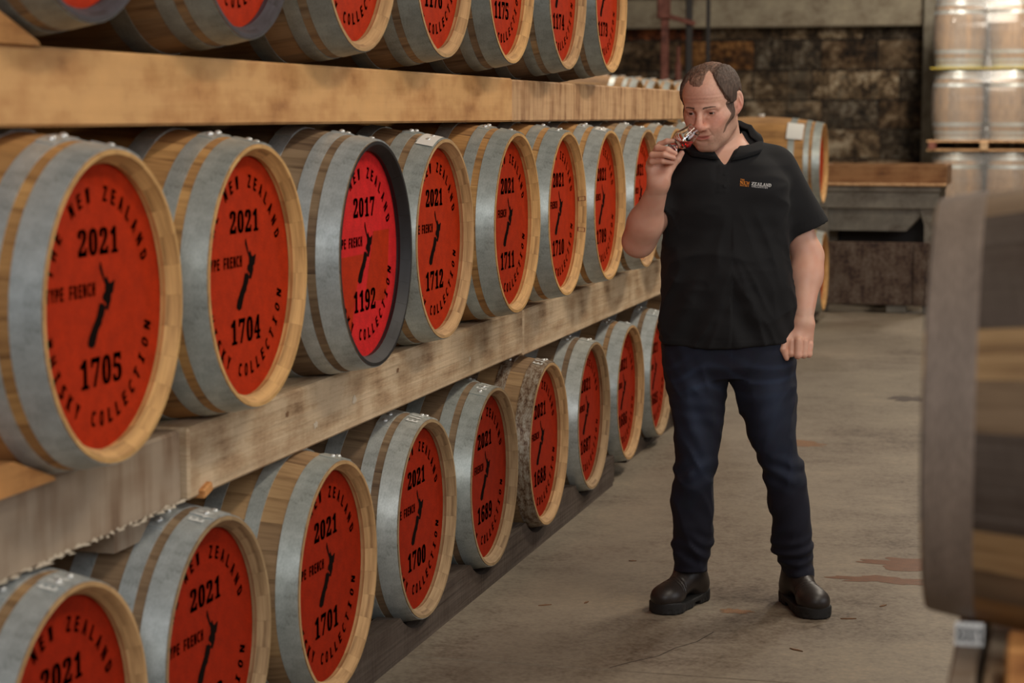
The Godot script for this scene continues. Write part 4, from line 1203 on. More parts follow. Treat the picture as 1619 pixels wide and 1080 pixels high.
# surface nets over a box, cell h; blocks far from the surface are skipped
func net(f: Callable, lo: Vector3, hi: Vector3, h: float, paint: Variant = null, b: MB = null) -> MB:
	if b == null:
		b = MB.new()
	b.colored = b.colored or (paint != null)
	const C := 4
	var bx := int(ceil((hi.x - lo.x) / h / C))
	var by := int(ceil((hi.y - lo.y) / h / C))
	var bz := int(ceil((hi.z - lo.z) / h / C))
	var nx := bx * C + 1
	var ny := by * C + 1
	var nz := bz * C + 1
	var val := PackedFloat32Array()
	val.resize(nx * ny * nz)
	val.fill(1e9)
	var reach := h * C * 0.87 * 1.35 + h
	var blocks := []
	for k in bz:
		for j in by:
			for i in bx:
				var base := Vector3(i * C, j * C, k * C)
				if absf(f.call(lo + (base + Vector3.ONE * C * 0.5) * h)) > reach:
					continue
				blocks.append(Vector3i(i, j, k) * C)
				for kk in C + 1:
					for jj in C + 1:
						for ii in C + 1:
							var id := ((k * C + kk) * ny + j * C + jj) * nx + i * C + ii
							if val[id] > 1e8:
								val[id] = f.call(lo + (base + Vector3(ii, jj, kk)) * h)
	var sx := 1
	var sy := nx
	var sz := nx * ny
	var corner := [0, sx, sy, sx + sy, sz, sx + sz, sy + sz, sx + sy + sz]
	var cpos := [Vector3(0, 0, 0), Vector3(1, 0, 0), Vector3(0, 1, 0), Vector3(1, 1, 0), Vector3(0, 0, 1), Vector3(1, 0, 1), Vector3(0, 1, 1), Vector3(1, 1, 1)]
	var edges := [[0, 1], [2, 3], [4, 5], [6, 7], [0, 2], [1, 3], [4, 6], [5, 7], [0, 4], [1, 5], [2, 6], [3, 7]]
	var at := {}
	var pos := PackedVector3Array()
	var cells := []
	for bl in blocks:
		for kk in C:
			for jj in C:
				for ii in C:
					var id: int = ((bl.z + kk) * ny + bl.y + jj) * nx + bl.x + ii
					var neg := 0
					for c in 8:
						if val[id + corner[c]] < 0.0:
							neg += 1
					if neg == 0 or neg == 8:
						continue
					var s := Vector3.ZERO
					var cnt := 0
					for e in edges:
						var va := val[id + corner[e[0]]]
						var vb := val[id + corner[e[1]]]
						if (va < 0.0) != (vb < 0.0):
							s += cpos[e[0]].lerp(cpos[e[1]], va / (va - vb))
							cnt += 1
					at[id] = pos.size()
					cells.append(id)
					pos.append(lo + (Vector3(bl.x + ii, bl.y + jj, bl.z + kk) + s / cnt) * h)
	# normals from the field
	var nor := PackedVector3Array()
	nor.resize(pos.size())
	var tint := PackedColorArray()
	if (paint != null):
		tint.resize(pos.size())
	var e2 := h * 0.7
	for i in pos.size():
		var p := pos[i]
		nor[i] = Vector3(f.call(p + Vector3(e2, 0, 0)) - f.call(p - Vector3(e2, 0, 0)), f.call(p + Vector3(0, e2, 0)) - f.call(p - Vector3(0, e2, 0)), f.call(p + Vector3(0, 0, e2)) - f.call(p - Vector3(0, 0, e2))).normalized()
		if (paint != null):
			tint[i] = paint.call(p)
	var step := [sx, sy, sz]
	for id in cells:
		for ax in 3:
			var v0 := val[id]
			var v1 := val[id + step[ax]]
			if (v0 < 0.0) == (v1 < 0.0):
				continue
			var u: int = step[(ax + 1) % 3]
			var w: int = step[(ax + 2) % 3]
			if not (at.has(id - u) and at.has(id - w) and at.has(id - u - w)):
				continue
			var q := [at[id], at[id - u], at[id - u - w], at[id - w]]
			for t in [[0, 1, 2], [0, 2, 3]]:
				var ia: int = q[t[0]]
				var ib: int = q[t[1]]
				var ic: int = q[t[2]]
				if (pos[ic] - pos[ia]).cross(pos[ib] - pos[ia]).dot(nor[ia] + nor[ib] + nor[ic]) < 0.0:
					var sw := ib
					ib = ic
					ic = sw
				for ix in [ia, ib, ic]:
					b.vert(pos[ix], nor[ix], Vector2(pos[ix].x, pos[ix].y), tint[ix] if (paint != null) else Color.WHITE)
	return b

# ---- joints
const SH_L := Vector3(-0.2061, 1.3934, -0.03)
const EL_L := Vector3(-0.3500, 1.1800, 0.07)
const WR_L := Vector3(-0.3000, 1.3560, 0.215)
const SH_R := Vector3(0.0796, 1.3973, -0.03)
const EL_R := Vector3(0.1890, 1.1255, -0.05)
const WR_R := Vector3(0.1630, 0.9298, 0.05)

func trunk(p: Vector3) -> float:
	var d := column(p, torso_rows, 2.3)
	d = smin(d, cap(p, Vector3(-0.13, 1.432, -0.035), SH_L + Vector3(0.02, 0, 0), 0.060, 0.066), 0.05)
	d = smin(d, cap(p, Vector3(-0.03, 1.436, -0.035), SH_R + Vector3(-0.02, 0, 0), 0.060, 0.066), 0.05)
	# chest
	d = smin(d, ell(p, Vector3(-0.145, 1.33, 0.06), Vector3(0.085, 0.075, 0.068)), 0.06)
	d = smin(d, ell(p, Vector3(0.0, 1.33, 0.06), Vector3(0.085, 0.075, 0.068)), 0.06)
	return d

func neck(p: Vector3) -> float:
	return smin(cap(p, Vector3(-0.112, 1.56, 0.015), Vector3(-0.085, 1.40, -0.035), 0.060, 0.064), cap(p, Vector3(-0.102, 1.56, -0.01), Vector3(-0.082, 1.42, -0.06), 0.052, 0.064), 0.03)

func arm_l(p: Vector3) -> float:
	var d := cap(p, SH_L, EL_L, 0.056, 0.047)
	d = smin(d, cap(p, EL_L + Vector3(0, 0.0, -0.004), EL_L.lerp(WR_L, 0.34), 0.045, 0.050), 0.03)
	return smin(d, cap(p, EL_L.lerp(WR_L, 0.30), WR_L, 0.050, 0.029), 0.03)

func arm_r(p: Vector3) -> float:
	var d := cap(p, SH_R, EL_R, 0.056, 0.045)
	d = smin(d, cap(p, EL_R, EL_R.lerp(WR_R, 0.3), 0.045, 0.047), 0.03)
	return smin(d, cap(p, EL_R.lerp(WR_R, 0.28), WR_R, 0.047, 0.030), 0.03)

func hand_l(p: Vector3) -> float:
	var d := cap(p, WR_L.lerp(EL_L, 0.3), Vector3(-0.3011, 1.3600, 0.215), 0.037, 0.0285)
	var palm := cap(p, Vector3(-0.3011, 1.3620, 0.213), Vector3(-0.3175, 1.408, 0.206), 0.025, 0.017)
	palm = smin(palm, cap(p, Vector3(-0.298, 1.3640, 0.212), Vector3(-0.289, 1.412, 0.198), 0.024, 0.017), 0.02)
	palm = smin(palm, cap(p, Vector3(-0.318, 1.413, 0.208), Vector3(-0.300, 1.440, 0.190), 0.015, 0.012), 0.02)
	palm = smin(palm, cap(p, Vector3(-0.3160, 1.378, 0.222), Vector3(-0.325, 1.407, 0.216), 0.018, 0.013), 0.014)
	palm = smin(palm, cap(p, Vector3(-0.2870, 1.380, 0.226), Vector3(-0.2640, 1.412, 0.222), 0.0215, 0.0125), 0.014)
	d = smin(d, palm, 0.022)
	var f := finger(p, [Vector3(-0.3270, 1.410, 0.212), Vector3(-0.3226, 1.4271, 0.243), Vector3(-0.2930, 1.4300, 0.263), Vector3(-0.2635, 1.4250, 0.261)], [0.0100, 0.0088, 0.0080, 0.0066])
	f = minf(f, finger(p, [Vector3(-0.3270, 1.424, 0.205), Vector3(-0.3222, 1.4475, 0.246), Vector3(-0.2890, 1.4490, 0.270), Vector3(-0.2595, 1.4390, 0.271)], [0.0108, 0.0096, 0.0088, 0.0072]))
	f = minf(f, finger(p, [Vector3(-0.3190, 1.436, 0.198), Vector3(-0.3060, 1.4690, 0.240), Vector3(-0.2790, 1.4640, 0.263), Vector3(-0.2555, 1.4525, 0.266)], [0.0110, 0.0098, 0.0090, 0.0074]))
	f = minf(f, finger(p, [Vector3(-0.3050, 1.445, 0.190), Vector3(-0.2975, 1.4780, 0.214), Vector3(-0.2775, 1.4880, 0.228), Vector3(-0.2600, 1.4890, 0.234)], [0.0108, 0.0094, 0.0086, 0.0072]))
	f = minf(f, finger(p, [Vector3(-0.2640, 1.412, 0.222), Vector3(-0.2448, 1.4350, 0.226), Vector3(-0.2330, 1.4530, 0.230)], [0.0122, 0.0108, 0.0084]))
	return smin(d, f, 0.006)

func hand_r(p: Vector3) -> float:
	var d := cap(p, WR_R.lerp(EL_R, 0.3), WR_R, 0.038, 0.0285)
	var m := [Vector3(0.1257, 0.8690, 0.072), Vector3(0.1450, 0.8730, 0.082), Vector3(0.1650, 0.8690, 0.077), Vector3(0.1830, 0.8570, 0.064)]
	var pp := [Vector3(0.1245, 0.8330, 0.076), Vector3(0.1435, 0.8280, 0.086), Vector3(0.1625, 0.8290, 0.081), Vector3(0.1795, 0.8290, 0.069)]
	var mm := [Vector3(0.1290, 0.8330, 0.040), Vector3(0.1460, 0.8310, 0.045), Vector3(0.1620, 0.8320, 0.042), Vector3(0.1760, 0.8340, 0.038)]
	var tt := [Vector3(0.1300, 0.8580, 0.036), Vector3(0.1450, 0.8580, 0.040), Vector3(0.1600, 0.8580, 0.038), Vector3(0.1730, 0.8570, 0.036)]
	var r := [0.0112, 0.0118, 0.0112, 0.0100]
	var palm := 1e9
	for k in 4:
		palm = smin(palm, cap(p, WR_R + Vector3((k - 1.5) * 0.010, -0.012, 0.0), m[k] + Vector3(0, 0.004, -0.010), 0.021, r[k] + 0.002), 0.014)
	d = smin(d, palm, 0.02)
	d = smin(d, cap(p, Vector3(0.15, 0.90, 0.045), Vector3(0.128, 0.885, 0.055), 0.020, 0.017), 0.015)
	var f := 1e9
	for k in 4:
		f = minf(f, finger(p, [m[k], pp[k], mm[k], tt[k]], [r[k] + 0.0012, r[k] + 0.0004, r[k] - 0.0008, r[k] - 0.002]))
	d = smin(d, f, 0.0055)
	return smin(d, finger(p, [Vector3(0.1337, 0.897, 0.052), Vector3(0.1040, 0.8770, 0.072), Vector3(0.0985, 0.8460, 0.078), Vector3(0.1100, 0.8170, 0.076)], [0.0150, 0.0122, 0.0108, 0.0080]), 0.006)

func finger(p: Vector3, j: Array, r: Array) -> float:
	var d := 1e9
	for k in j.size() - 1:
		d = smin(d, cap(p, j[k], j[k + 1], r[k], r[k + 1]), 0.004)
	return d

func skull(q: Vector3) -> float:
	return ell(q, Vector3(0, 0.038, -0.014), Vector3(0.0765, 0.0835, 0.0975))

func bare(q: Vector3) -> float:
	var a := Vector3(absf(q.x), q.y, q.z)
	var d := skull(q)
	d = smin(d, ell(q, Vector3(0, 0.036, 0.030), Vector3(0.063, 0.062, 0.056)), 0.03)
	d = smin(d, ell(q, Vector3(0, -0.042, 0.026), Vector3(0.059, 0.076, 0.060)), 0.03)
	d = smin(d, cap(a, Vector3(0.052, -0.062, -0.004), Vector3(0.016, -0.103, 0.062), 0.018, 0.017), 0.03)
	d = smin(d, ell(q, Vector3(0, -0.026, 0.0), Vector3(0.0725, 0.066, 0.058)), 0.02)
	d = smin(d, cap(a, Vector3(0, -0.105, 0.070), Vector3(0.010, -0.106, 0.067), 0.016, 0.014), 0.02)
	d = smin(d, cap(a, Vector3(0.044, -0.026, 0.058), Vector3(0.060, -0.020, 0.028), 0.017, 0.014), 0.025)
	d = smin(d, cap(a, Vector3(0.030, -0.052, 0.070), Vector3(0.036, -0.080, 0.050), 0.016, 0.016), 0.03)
	# eye sockets, then lids
	d = smax(d, -ell(a, Vector3(0.031, -0.002, 0.094), Vector3(0.020, 0.0125, 0.018)), 0.014)
	d = smin(d, cap(a, Vector3(0.012, 0.0125, 0.0850), Vector3(0.047, 0.0105, 0.0695), 0.0078, 0.0068), 0.012)
	d = smin(d, (a - Vector3(0.032, -0.002, 0.0705)).length() - 0.0140, 0.004)
	d = smin(d, cap(a, Vector3(0.020, -0.0165, 0.0805), Vector3(0.044, -0.0135, 0.071), 0.0030, 0.0025), 0.008)
	d = smax(d, -ell(a, Vector3(0.0320, -0.0048, 0.0850), Vector3(0.0126, 0.0029, 0.0085)), 0.0015)
	d = smax(d, -cap(a, Vector3(0.020, 0.0055, 0.0855), Vector3(0.045, 0.0045, 0.0795), 0.0012, 0.0012), 0.003)
	# nose
	var n := cap(a, Vector3(0, 0.012, 0.0850), Vector3(0, -0.036, 0.1085), 0.0075, 0.0110)
	n = smin(n, cap(a, Vector3(0, -0.0405, 0.1095), Vector3(0.003, -0.0405, 0.1090), 0.0112, 0.0112), 0.01)
	n = smin(n, ell(a, Vector3(0.0135, -0.0435, 0.0980), Vector3(0.0085, 0.0080, 0.0125)), 0.007)
	d = smin(d, n, 0.012)
	d = smax(d, -ell(a, Vector3(0.0075, -0.0525, 0.1035), Vector3(0.0040, 0.0035, 0.0060)), 0.003)
	# smile folds, mouth
	d = smin(d, ell(q, Vector3(0, -0.073, 0.0785), Vector3(0.033, 0.021, 0.0140)), 0.016)
	var ym := q.y - (-0.0745 + 8.5 * a.x * a.x)
	var lips := (1.0 - smoothstep(0.012, 0.027, a.x)) * (1.0 if q.z > 0.06 else 0.0)
	d -= 0.0016 * lips * exp(-pow((ym - 0.0042) / 0.0032, 2.0)) + 0.0028 * lips * exp(-pow((ym + 0.0058) / 0.0042, 2.0))
	d += 0.0030 * exp(-pow(ym / 0.0013, 2.0)) * (1.0 - smoothstep(0.025, 0.033, a.x)) * (1.0 if q.z > 0.06 else 0.0)
	d += 0.0009 * exp(-pow((a.x - 0.0195 - (-0.0445 - a.y) * 0.52) / 0.0032, 2.0)) * clampf((-0.040 - a.y) * 120.0, 0, 1) * clampf((a.y + 0.082) * 90.0, 0, 1)
	d = smax(d, -cap(a, Vector3(0.0, -0.0905, 0.0955), Vector3(0.0120, -0.0885, 0.0930), 0.0035, 0.0030), 0.010)
	# forehead lines
	d += 0.0004 * sin(q.y * 520.0 + a.x * 40.0) * clampf((q.y - 0.026) * 90.0, 0, 1) * clampf((0.056 - q.y) * 90.0, 0, 1) * clampf(q.z * 30.0 - 1.0, 0, 1)
	return d

func face(p: Vector3) -> float:
	var q: Vector3 = (p - HEAD_AT) * head_turn / HEAD_SIZE
	var a := Vector3(absf(q.x), q.y, q.z)
	var d := bare(q)
	var e := a - Vector3(0.0815, 0.002, -0.012)
	e = e.rotated(Vector3.UP, 0.45).rotated(Vector3.RIGHT, 0.14)
	var ear := ell(e, Vector3(0, 0.004, 0), Vector3(0.0075, 0.0320, 0.0195))
	ear = smin(ear, ell(e, Vector3(-0.001, -0.024, 0.006), Vector3(0.0060, 0.0120, 0.0100)), 0.006)
	ear = smax(ear, -ell(e, Vector3(0.0085, 0.0060, 0.0015), Vector3(0.0075, 0.0240, 0.0130)), 0.003)
	ear = smin(ear, ell(e, Vector3(0.0030, -0.006, 0.013), Vector3(0.0040, 0.0080, 0.0045)), 0.005)
	ear = smin(ear, cap(e, Vector3(0.0015, 0.016, 0.001), Vector3(0.0025, -0.008, -0.009), 0.0026, 0.0028), 0.004)
	d = smin(d, ear, 0.006)
	d *= HEAD_SIZE
	return smin(d, neck(p), 0.03)

func face_paint(p: Vector3) -> Color:
	var q: Vector3 = (p - HEAD_AT) * head_turn / HEAD_SIZE
	var ax := absf(q.x)
	var c := Color(0.87, 0.68, 0.58)
	var grain := fine.get_noise_3dv(q * 900.0) * 0.03
	var red := 0.55 * exp(-(Vector3(ax, q.y, q.z) - Vector3(0.042, -0.034, 0.07)).length_squared() / 0.0009) + 0.7 * exp(-(q - Vector3(0, -0.04, 0.11)).length_squared() / 0.0004) + 0.6 * exp(-(Vector3(ax, q.y, q.z) - Vector3(0.083, -0.01, -0.012)).length_squared() / 0.0006) + 0.25 * exp(-(q - Vector3(0, 0.05, 0.08)).length_squared() / 0.003)
	c = c.lerp(Color(0.76, 0.44, 0.36), clampf(red, 0, 0.75))
	# shaved beard, from the sideburns to the chin
	var beard := clampf((-0.050 - q.y + (ax - 0.04) * 0.9) * 45.0, 0, 1) * clampf((q.z + 0.02) * 40.0, 0, 1) * clampf((q.y + 0.135) * 60.0, 0, 1)
	if ax < 0.032 and q.y > -0.092 and q.z > 0.07:
		beard *= 0.35
	c = c.lerp(Color(0.55, 0.42, 0.35), beard * (0.30 + 0.12 * fine.get_noise_3dv(q * 1500.0)))
	# lips
	var lip := clampf(1.0 - absf(q.y + 0.0735) / 0.0085, 0, 1) * clampf((0.024 - ax) * 150.0, 0, 1) * clampf((q.z - 0.082) * 200.0, 0, 1)
	c = c.lerp(Color(0.68, 0.36, 0.32), clampf(lip * 1.3, 0, 0.8))
	# rims of the eyes
	var eye := exp(-pow((q.y + 0.003) / 0.006, 2.0)) * exp(-pow((ax - 0.032) / 0.014, 2.0)) * clampf((q.z - 0.06) * 80.0, 0, 1)
	c = c.lerp(Color(0.55, 0.34, 0.28), eye * 0.6)
	c = Color(c.r + grain, c.g + grain, c.b + grain)
	return c.srgb_to_linear()

func skin_paint(p: Vector3) -> Color:
	var c := Color(0.87, 0.68, 0.58)
	var n := fine.get_noise_3dv(p * 60.0) * 0.5 + fine.get_noise_3dv(p * 260.0) * 0.3
	c = c.lerp(Color(0.74, 0.46, 0.37), clampf(0.22 + n * 0.4, 0, 0.5))
	if (p - EL_L).length() < 0.07:
		c = c.lerp(Color(0.74, 0.42, 0.34), 0.45 * (1.0 - (p - EL_L).length() / 0.07))
	return c.srgb_to_linear()

# where hair grows: negative inside. The hairline is a height for each direction round the skull (degrees from the face, + to the man's left)
var hairline := [[-95, -0.012], [-65, -0.004], [-48, 0.040], [-42, 0.060], [-34, 0.082], [-26, 0.089], [-18, 0.080], [-8, 0.075], [2, 0.074], [8, 0.079], [12, 0.094], [17, 0.106], [24, 0.1085], [30, 0.101], [33, 0.084], [38, 0.060], [46, 0.032], [62, -0.002], [78, -0.010], [95, -0.012]]

func hair_zone(q: Vector3) -> float:
	var ax := absf(q.x)
	var phi := rad_to_deg(atan2(q.x, q.z + 0.014))
	var zone := 1.0
	if absf(phi) < 95.0:
		var k := 0
		while k < hairline.size() - 2 and phi > hairline[k + 1][0]:
			k += 1
		var t := clampf((phi - hairline[k][0]) / (hairline[k + 1][0] - hairline[k][0]), 0, 1)
		zone = (lerpf(hairline[k][1], hairline[k + 1][1], t) - q.y) * 0.75 + 0.003 * fine.get_noise_3dv(q * 900.0)
		if q.z < 0.012 and q.y < 0.036:
			zone = maxf(zone, 0.034 - q.y if q.z < -0.004 else -1.0)
	else:
		# over and behind the ear, down to the nape
		zone = -0.058 - q.y
		if q.z > -0.034:
			zone = maxf(zone, 0.034 - q.y)
		elif q.z > -0.046:
			zone = maxf(zone, lerpf(-0.01, 0.034, (q.z + 0.046) / 0.012) - q.y)
	# sideburns slant forward to a point
	var t := clampf((0.010 - q.y) / 0.080, 0.0, 1.0)
	var mid := 0.022 if t < 0.35 else lerpf(0.022, 0.064, (t - 0.35) / 0.65)
	var burn := maxf(absf(q.z - mid) - lerpf(0.0240, 0.0040, t), maxf(q.y - 0.02, -0.070 - q.y))
	return minf(zone, maxf(burn, 0.03 - ax))

func hair(p: Vector3) -> float:
	var q: Vector3 = (p - HEAD_AT) * head_turn / HEAD_SIZE
	var z := hair_zone(q)
	var t := clampf(-z / 0.010, 0.0, 1.0)
	var thick := 0.0080 * t
	if q.y < 0.012 and q.z > -0.02:
		thick = 0.0022 * t
	var top := clampf((q.y - 0.070) / 0.03, 0, 1) * clampf((0.050 - absf(q.x - 0.0)) / 0.02, 0, 1)
	thick = lerpf(thick, 0.0016 * t, top)
	var strand := (0.0016 * fine.get_noise_3d(q.x * 1300.0, q.y * 240.0 + q.z * 500.0, q.z * 260.0) + 0.0008 * fine.get_noise_3d(q.x * 3000.0, q.y * 500.0 + q.z * 900.0, q.z * 500.0)) * t
	return maxf(bare(q) - thick - strand, z) * HEAD_SIZE

func hair_paint(p: Vector3) -> Color:
	var q: Vector3 = (p - HEAD_AT) * head_turn / HEAD_SIZE
	var c := Color(0.26, 0.195, 0.155)
	var n := fine.get_noise_3d(q.x * 2600.0, q.y * 350.0 + q.z * 700.0, q.z * 350.0)
	c = c.lerp(Color(0.37, 0.29, 0.24), clampf(0.3 + n * 1.2, 0, 1))
	# scalp shows through the thin top and the forelock
	var top := clampf((q.y - 0.074) / 0.03, 0, 1) * clampf((0.046 - absf(q.x)) / 0.02, 0, 1)
	var bare_ := 0.22 * top + 0.30 * exp(-(q - Vector3(0.004, 0.12, -0.03)).length_squared() / 0.0009)
	c = c.lerp(Color(0.76, 0.56, 0.45), clampf(bare_ + n * 0.35 * top, 0, 0.85))
	bare_ += 0.30 * clampf((q.z - 0.03) / 0.03, 0, 1) * clampf((0.034 - absf(q.x)) / 0.01, 0, 1)
	c = c.lerp(Color(0.76, 0.57, 0.47), clampf(0.38 * clampf((q.z - 0.035) / 0.03, 0, 1) * clampf((0.034 - absf(q.x)) / 0.012, 0, 1) + n * 0.3 * top, 0, 0.6))
	bare_ += 0.45 * (1.0 - clampf(-hair_zone(q) / 0.007, 0, 1))
	c = c.lerp(Color(0.74, 0.55, 0.45), clampf(0.45 * (1.0 - clampf(-hair_zone(q) / 0.007, 0, 1)), 0, 1))
	var burn := clampf((0.0 - q.y) / 0.05, 0, 1) * (1.0 if q.z > -0.02 else 0.0)
	c = c.lerp(Color(0.52, 0.38, 0.30), 0.62 * burn)
	return c.srgb_to_linear()

func brow(p: Vector3) -> float:
	var q: Vector3 = (p - HEAD_AT) * head_turn / HEAD_SIZE
	var ax := absf(q.x)
	var t := clampf((ax - 0.013) / 0.036, 0.0, 1.0)
	var y := 0.0130 + 0.0030 * sin(t * 2.6) - 0.002 * t
	var zone := maxf(absf(q.y - y) - lerpf(0.0034, 0.0018, t), maxf(0.012 - ax, ax - 0.049))
	zone = maxf(zone, 0.05 - q.z)
	return maxf(face(p) - 0.0008 - 0.0008 * fine.get_noise_3d(q.x * 1500.0, q.y * 900.0, 0.0), zone)

# ---- clothes
func folds(p: Vector3, fx: float, fy: float, amount: float) -> float:
	return amount * (1.0 - absf(cloth.get_noise_3d(p.x * fx, p.y * fy, p.z * fx)) * 3.0)

func shirt(p: Vector3) -> float:
	var d := trunk(p)
	# folds that run down from the chest and gather at the waist
	var low := clampf((1.30 - p.y) * 4.0, 0.0, 1.0)
	var lean := p.x + (p.y - 1.1) * 0.45 * signf(p.x + 0.07)
	d -= 0.0095 * low * (1.0 - absf(cloth.get_noise_3d(lean * 70.0, p.y * 16.0, p.z * 30.0)) * 2.6)
	d -= 0.006 * clampf((1.44 - p.y) * 14.0, 0.1, 1.0) * (1.0 - absf(cloth.get_noise_3d(p.x * 25.0 + p.y * 50.0, p.y * 40.0 - p.x * 30.0, p.z * 30.0)) * 2.4)
	d -= 0.006
	d = smax(d, 0.856 - p.y + 0.006 * sin(p.x * 14.0), 0.006)
	# hem stitching
	d += 0.0012 * exp(-pow((p.y - 0.880) / 0.0022, 2.0))
	# sleeves
	var mid_l := SH_L.lerp(EL_L, 0.62)
	var dir_l := (EL_L - SH_L).normalized()
	var s := smax(cap(p, SH_L, mid_l + dir_l * 0.05, 0.068, 0.069), (p - mid_l).dot(dir_l), 0.004)
	s += 0.0035 * cloth.get_noise_3d(p.x * 50.0, p.y * 40.0, p.z * 50.0)
	s = smax(s, -cap(p, SH_L.lerp(EL_L, 0.56), EL_L, 0.056, 0.058), 0.003)
	d = smin(d, s, 0.035)
	var mid_r := Vector3(0.184, 1.2134, -0.042)
	var dir_r := (EL_R - SH_R).normalized()
	s = smax(cap(p, SH_R, mid_r + dir_r * 0.05, 0.068, 0.078), (p - mid_r).dot(dir_r), 0.004)
	s += 0.0035 * cloth.get_noise_3d(p.x * 50.0, p.y * 40.0, p.z * 50.0)
	s += 0.0012 * exp(-pow(((p - mid_r).dot(dir_r) + 0.026) / 0.0022, 2.0))
	s = smax(s, -cap(p, mid_r - dir_r * 0.015, mid_r + dir_r * 0.06, 0.057, 0.063), 0.003)
	d = smin(d, s, 0.035)
	# neck hole and the open V below it
	d = smax(d, -(neck(p) - 0.004), 0.004)
	var v := maxf(absf(p.x + 0.090) - (p.y - 1.408) * 0.62, 0.0 - p.z)
	d = smax(d, -maxf(v, 1.40 - p.y), 0.003)
	if (p - Vector3(-0.086, 1.49, -0.03)).length() < 0.105:
		d = smax(d, p.y - minf(1.540, 1.474 + (0.02 - p.z) * (1.05 if p.z < 0.02 else 0.3)), 0.004)
	# placket
	if p.z > 0.0:
		var pl := maxf(absf(p.x + 0.0955 + (1.41 - p.y) * 0.10) - 0.0155, maxf(p.y - 1.42, 1.330 - p.y))
		if pl < 0.0:
			d -= 0.0016
	return d

func collar(p: Vector3) -> float:
	var base := smin(trunk(p) - 0.0165, neck(p) - 0.004, 0.03)
	var out := p - Vector3(-0.086, 1.490, -0.030)
	var d := absf(base - 0.0035) - 0.0078
	# the leaf reaches further at the front points
	var reach := 0.122 + 0.030 * clampf((out.z - 0.02) / 0.08, 0.0, 1.0)
	d = smax(d, out.length() - reach, 0.003)
	# folded top edge, high at the nape
	d = smax(d, p.y - minf(1.550, 1.486 + (0.02 - p.z) * (1.05 if p.z < 0.02 else 0.3)), 0.005)
	# open front
	var v := maxf(absf(p.x + 0.090) - 0.003 - (p.y - 1.408) * 0.66, 0.0 - p.z)
	return smax(d, -v, 0.003)

func jeans(p: Vector3) -> float:
	var d := column(p, [[1.0, -0.066, -0.012, 0.176, 0.122], [0.92, -0.066, -0.016, 0.186, 0.122], [0.85, -0.060, -0.022, 0.2020, 0.126], [0.79, -0.0575, -0.028, 0.2010, 0.124], [0.75, -0.058, -0.03, 0.17, 0.10]], 2.4)
	if p.y < 0.76:
		d = maxf(d, 0.745 - p.y)
	var leg := 1e9
	for s in 2:
		var q := column(p, leg_rows[s], 2.1)
		var side := -1.0 if s == 0 else 1.0
		var inner: float = (p.x - [-0.16, 0.12][s]) * -side
		# creases at the crotch, the knees and stacked over the boots
		var wave := 9.0 * cloth.get_noise_3d(p.x * 22.0 + s * 7.0, p.y * 14.0, p.z * 22.0)
		q -= 0.0018 * exp(-pow((p.y - 0.70) / 0.10, 2.0)) * sin(p.y * 110.0 + inner * 30.0 + wave)
		q -= 0.0042 * exp(-pow((p.y - 0.455) / 0.045, 2.0)) * sin(p.y * 120.0 - inner * 45.0 + wave)
		q -= 0.0050 * exp(-pow((p.y - 0.180) / 0.05, 2.0)) * sin(p.y * 125.0 + inner * 35.0 + wave)
		q -= 0.0062 * (1.0 - absf(cloth.get_noise_3d(p.x * 45.0, p.y * 42.0 + inner * 60.0, p.z * 45.0)) * 2.8)
		var hem: float = [0.108, 0.092][s]
		q = smax(q, hem - p.y + (p.z + 0.08) * 0.15, 0.004)
		q += 0.0014 * exp(-pow((p.y - hem - 0.016) / 0.002, 2.0))
		leg = minf(leg, q)
	d = smin(d, leg, 0.025)
	# fly seam
	if p.z > 0.0 and p.y > 0.77:
		d += 0.0016 * exp(-pow((p.x + 0.058) / 0.003, 2.0))
	return d

func jeans_paint(p: Vector3) -> Color:
	var c := Color(0.085, 0.10, 0.172)
	var worn := 0.55 * exp(-pow((p.y - 0.66) / 0.16, 2.0)) * exp(-pow((absf(p.x + 0.055) - 0.12) / 0.05, 2.0))
	worn += 0.5 * exp(-pow((p.y - 0.47) / 0.06, 2.0)) * exp(-pow((absf(p.x + 0.02) - 0.135) / 0.035, 2.0))
	worn *= clampf(p.z * 20.0 + 0.4, 0, 1)
	var whisk := maxf(0.0, sin(p.y * 110.0 + 9.0 * cloth.get_noise_3d(p.x * 22.0, p.y * 14.0, p.z * 22.0))) * exp(-pow((p.y - 0.76) / 0.06, 2.0)) * 0.4
	c = c.lerp(Color(0.23, 0.29, 0.40), clampf(worn + whisk + 0.10 * cloth.get_noise_3d(p.x * 90.0, p.y * 60.0, p.z * 90.0), 0, 0.75))
	return c.srgb_to_linear()

func foot_axes(s: int) -> Array:
	var heel: Vector3 = [Vector3(-0.142, 0, -0.150), Vector3(0.166, 0, -0.122)][s]
	var toe: Vector3 = [Vector3(-0.248, 0, 0.008), Vector3(0.209, 0, 0.075)][s]
	var u := (toe - heel).normalized()
	return [heel, u, Vector3(-u.z, 0, u.x)]

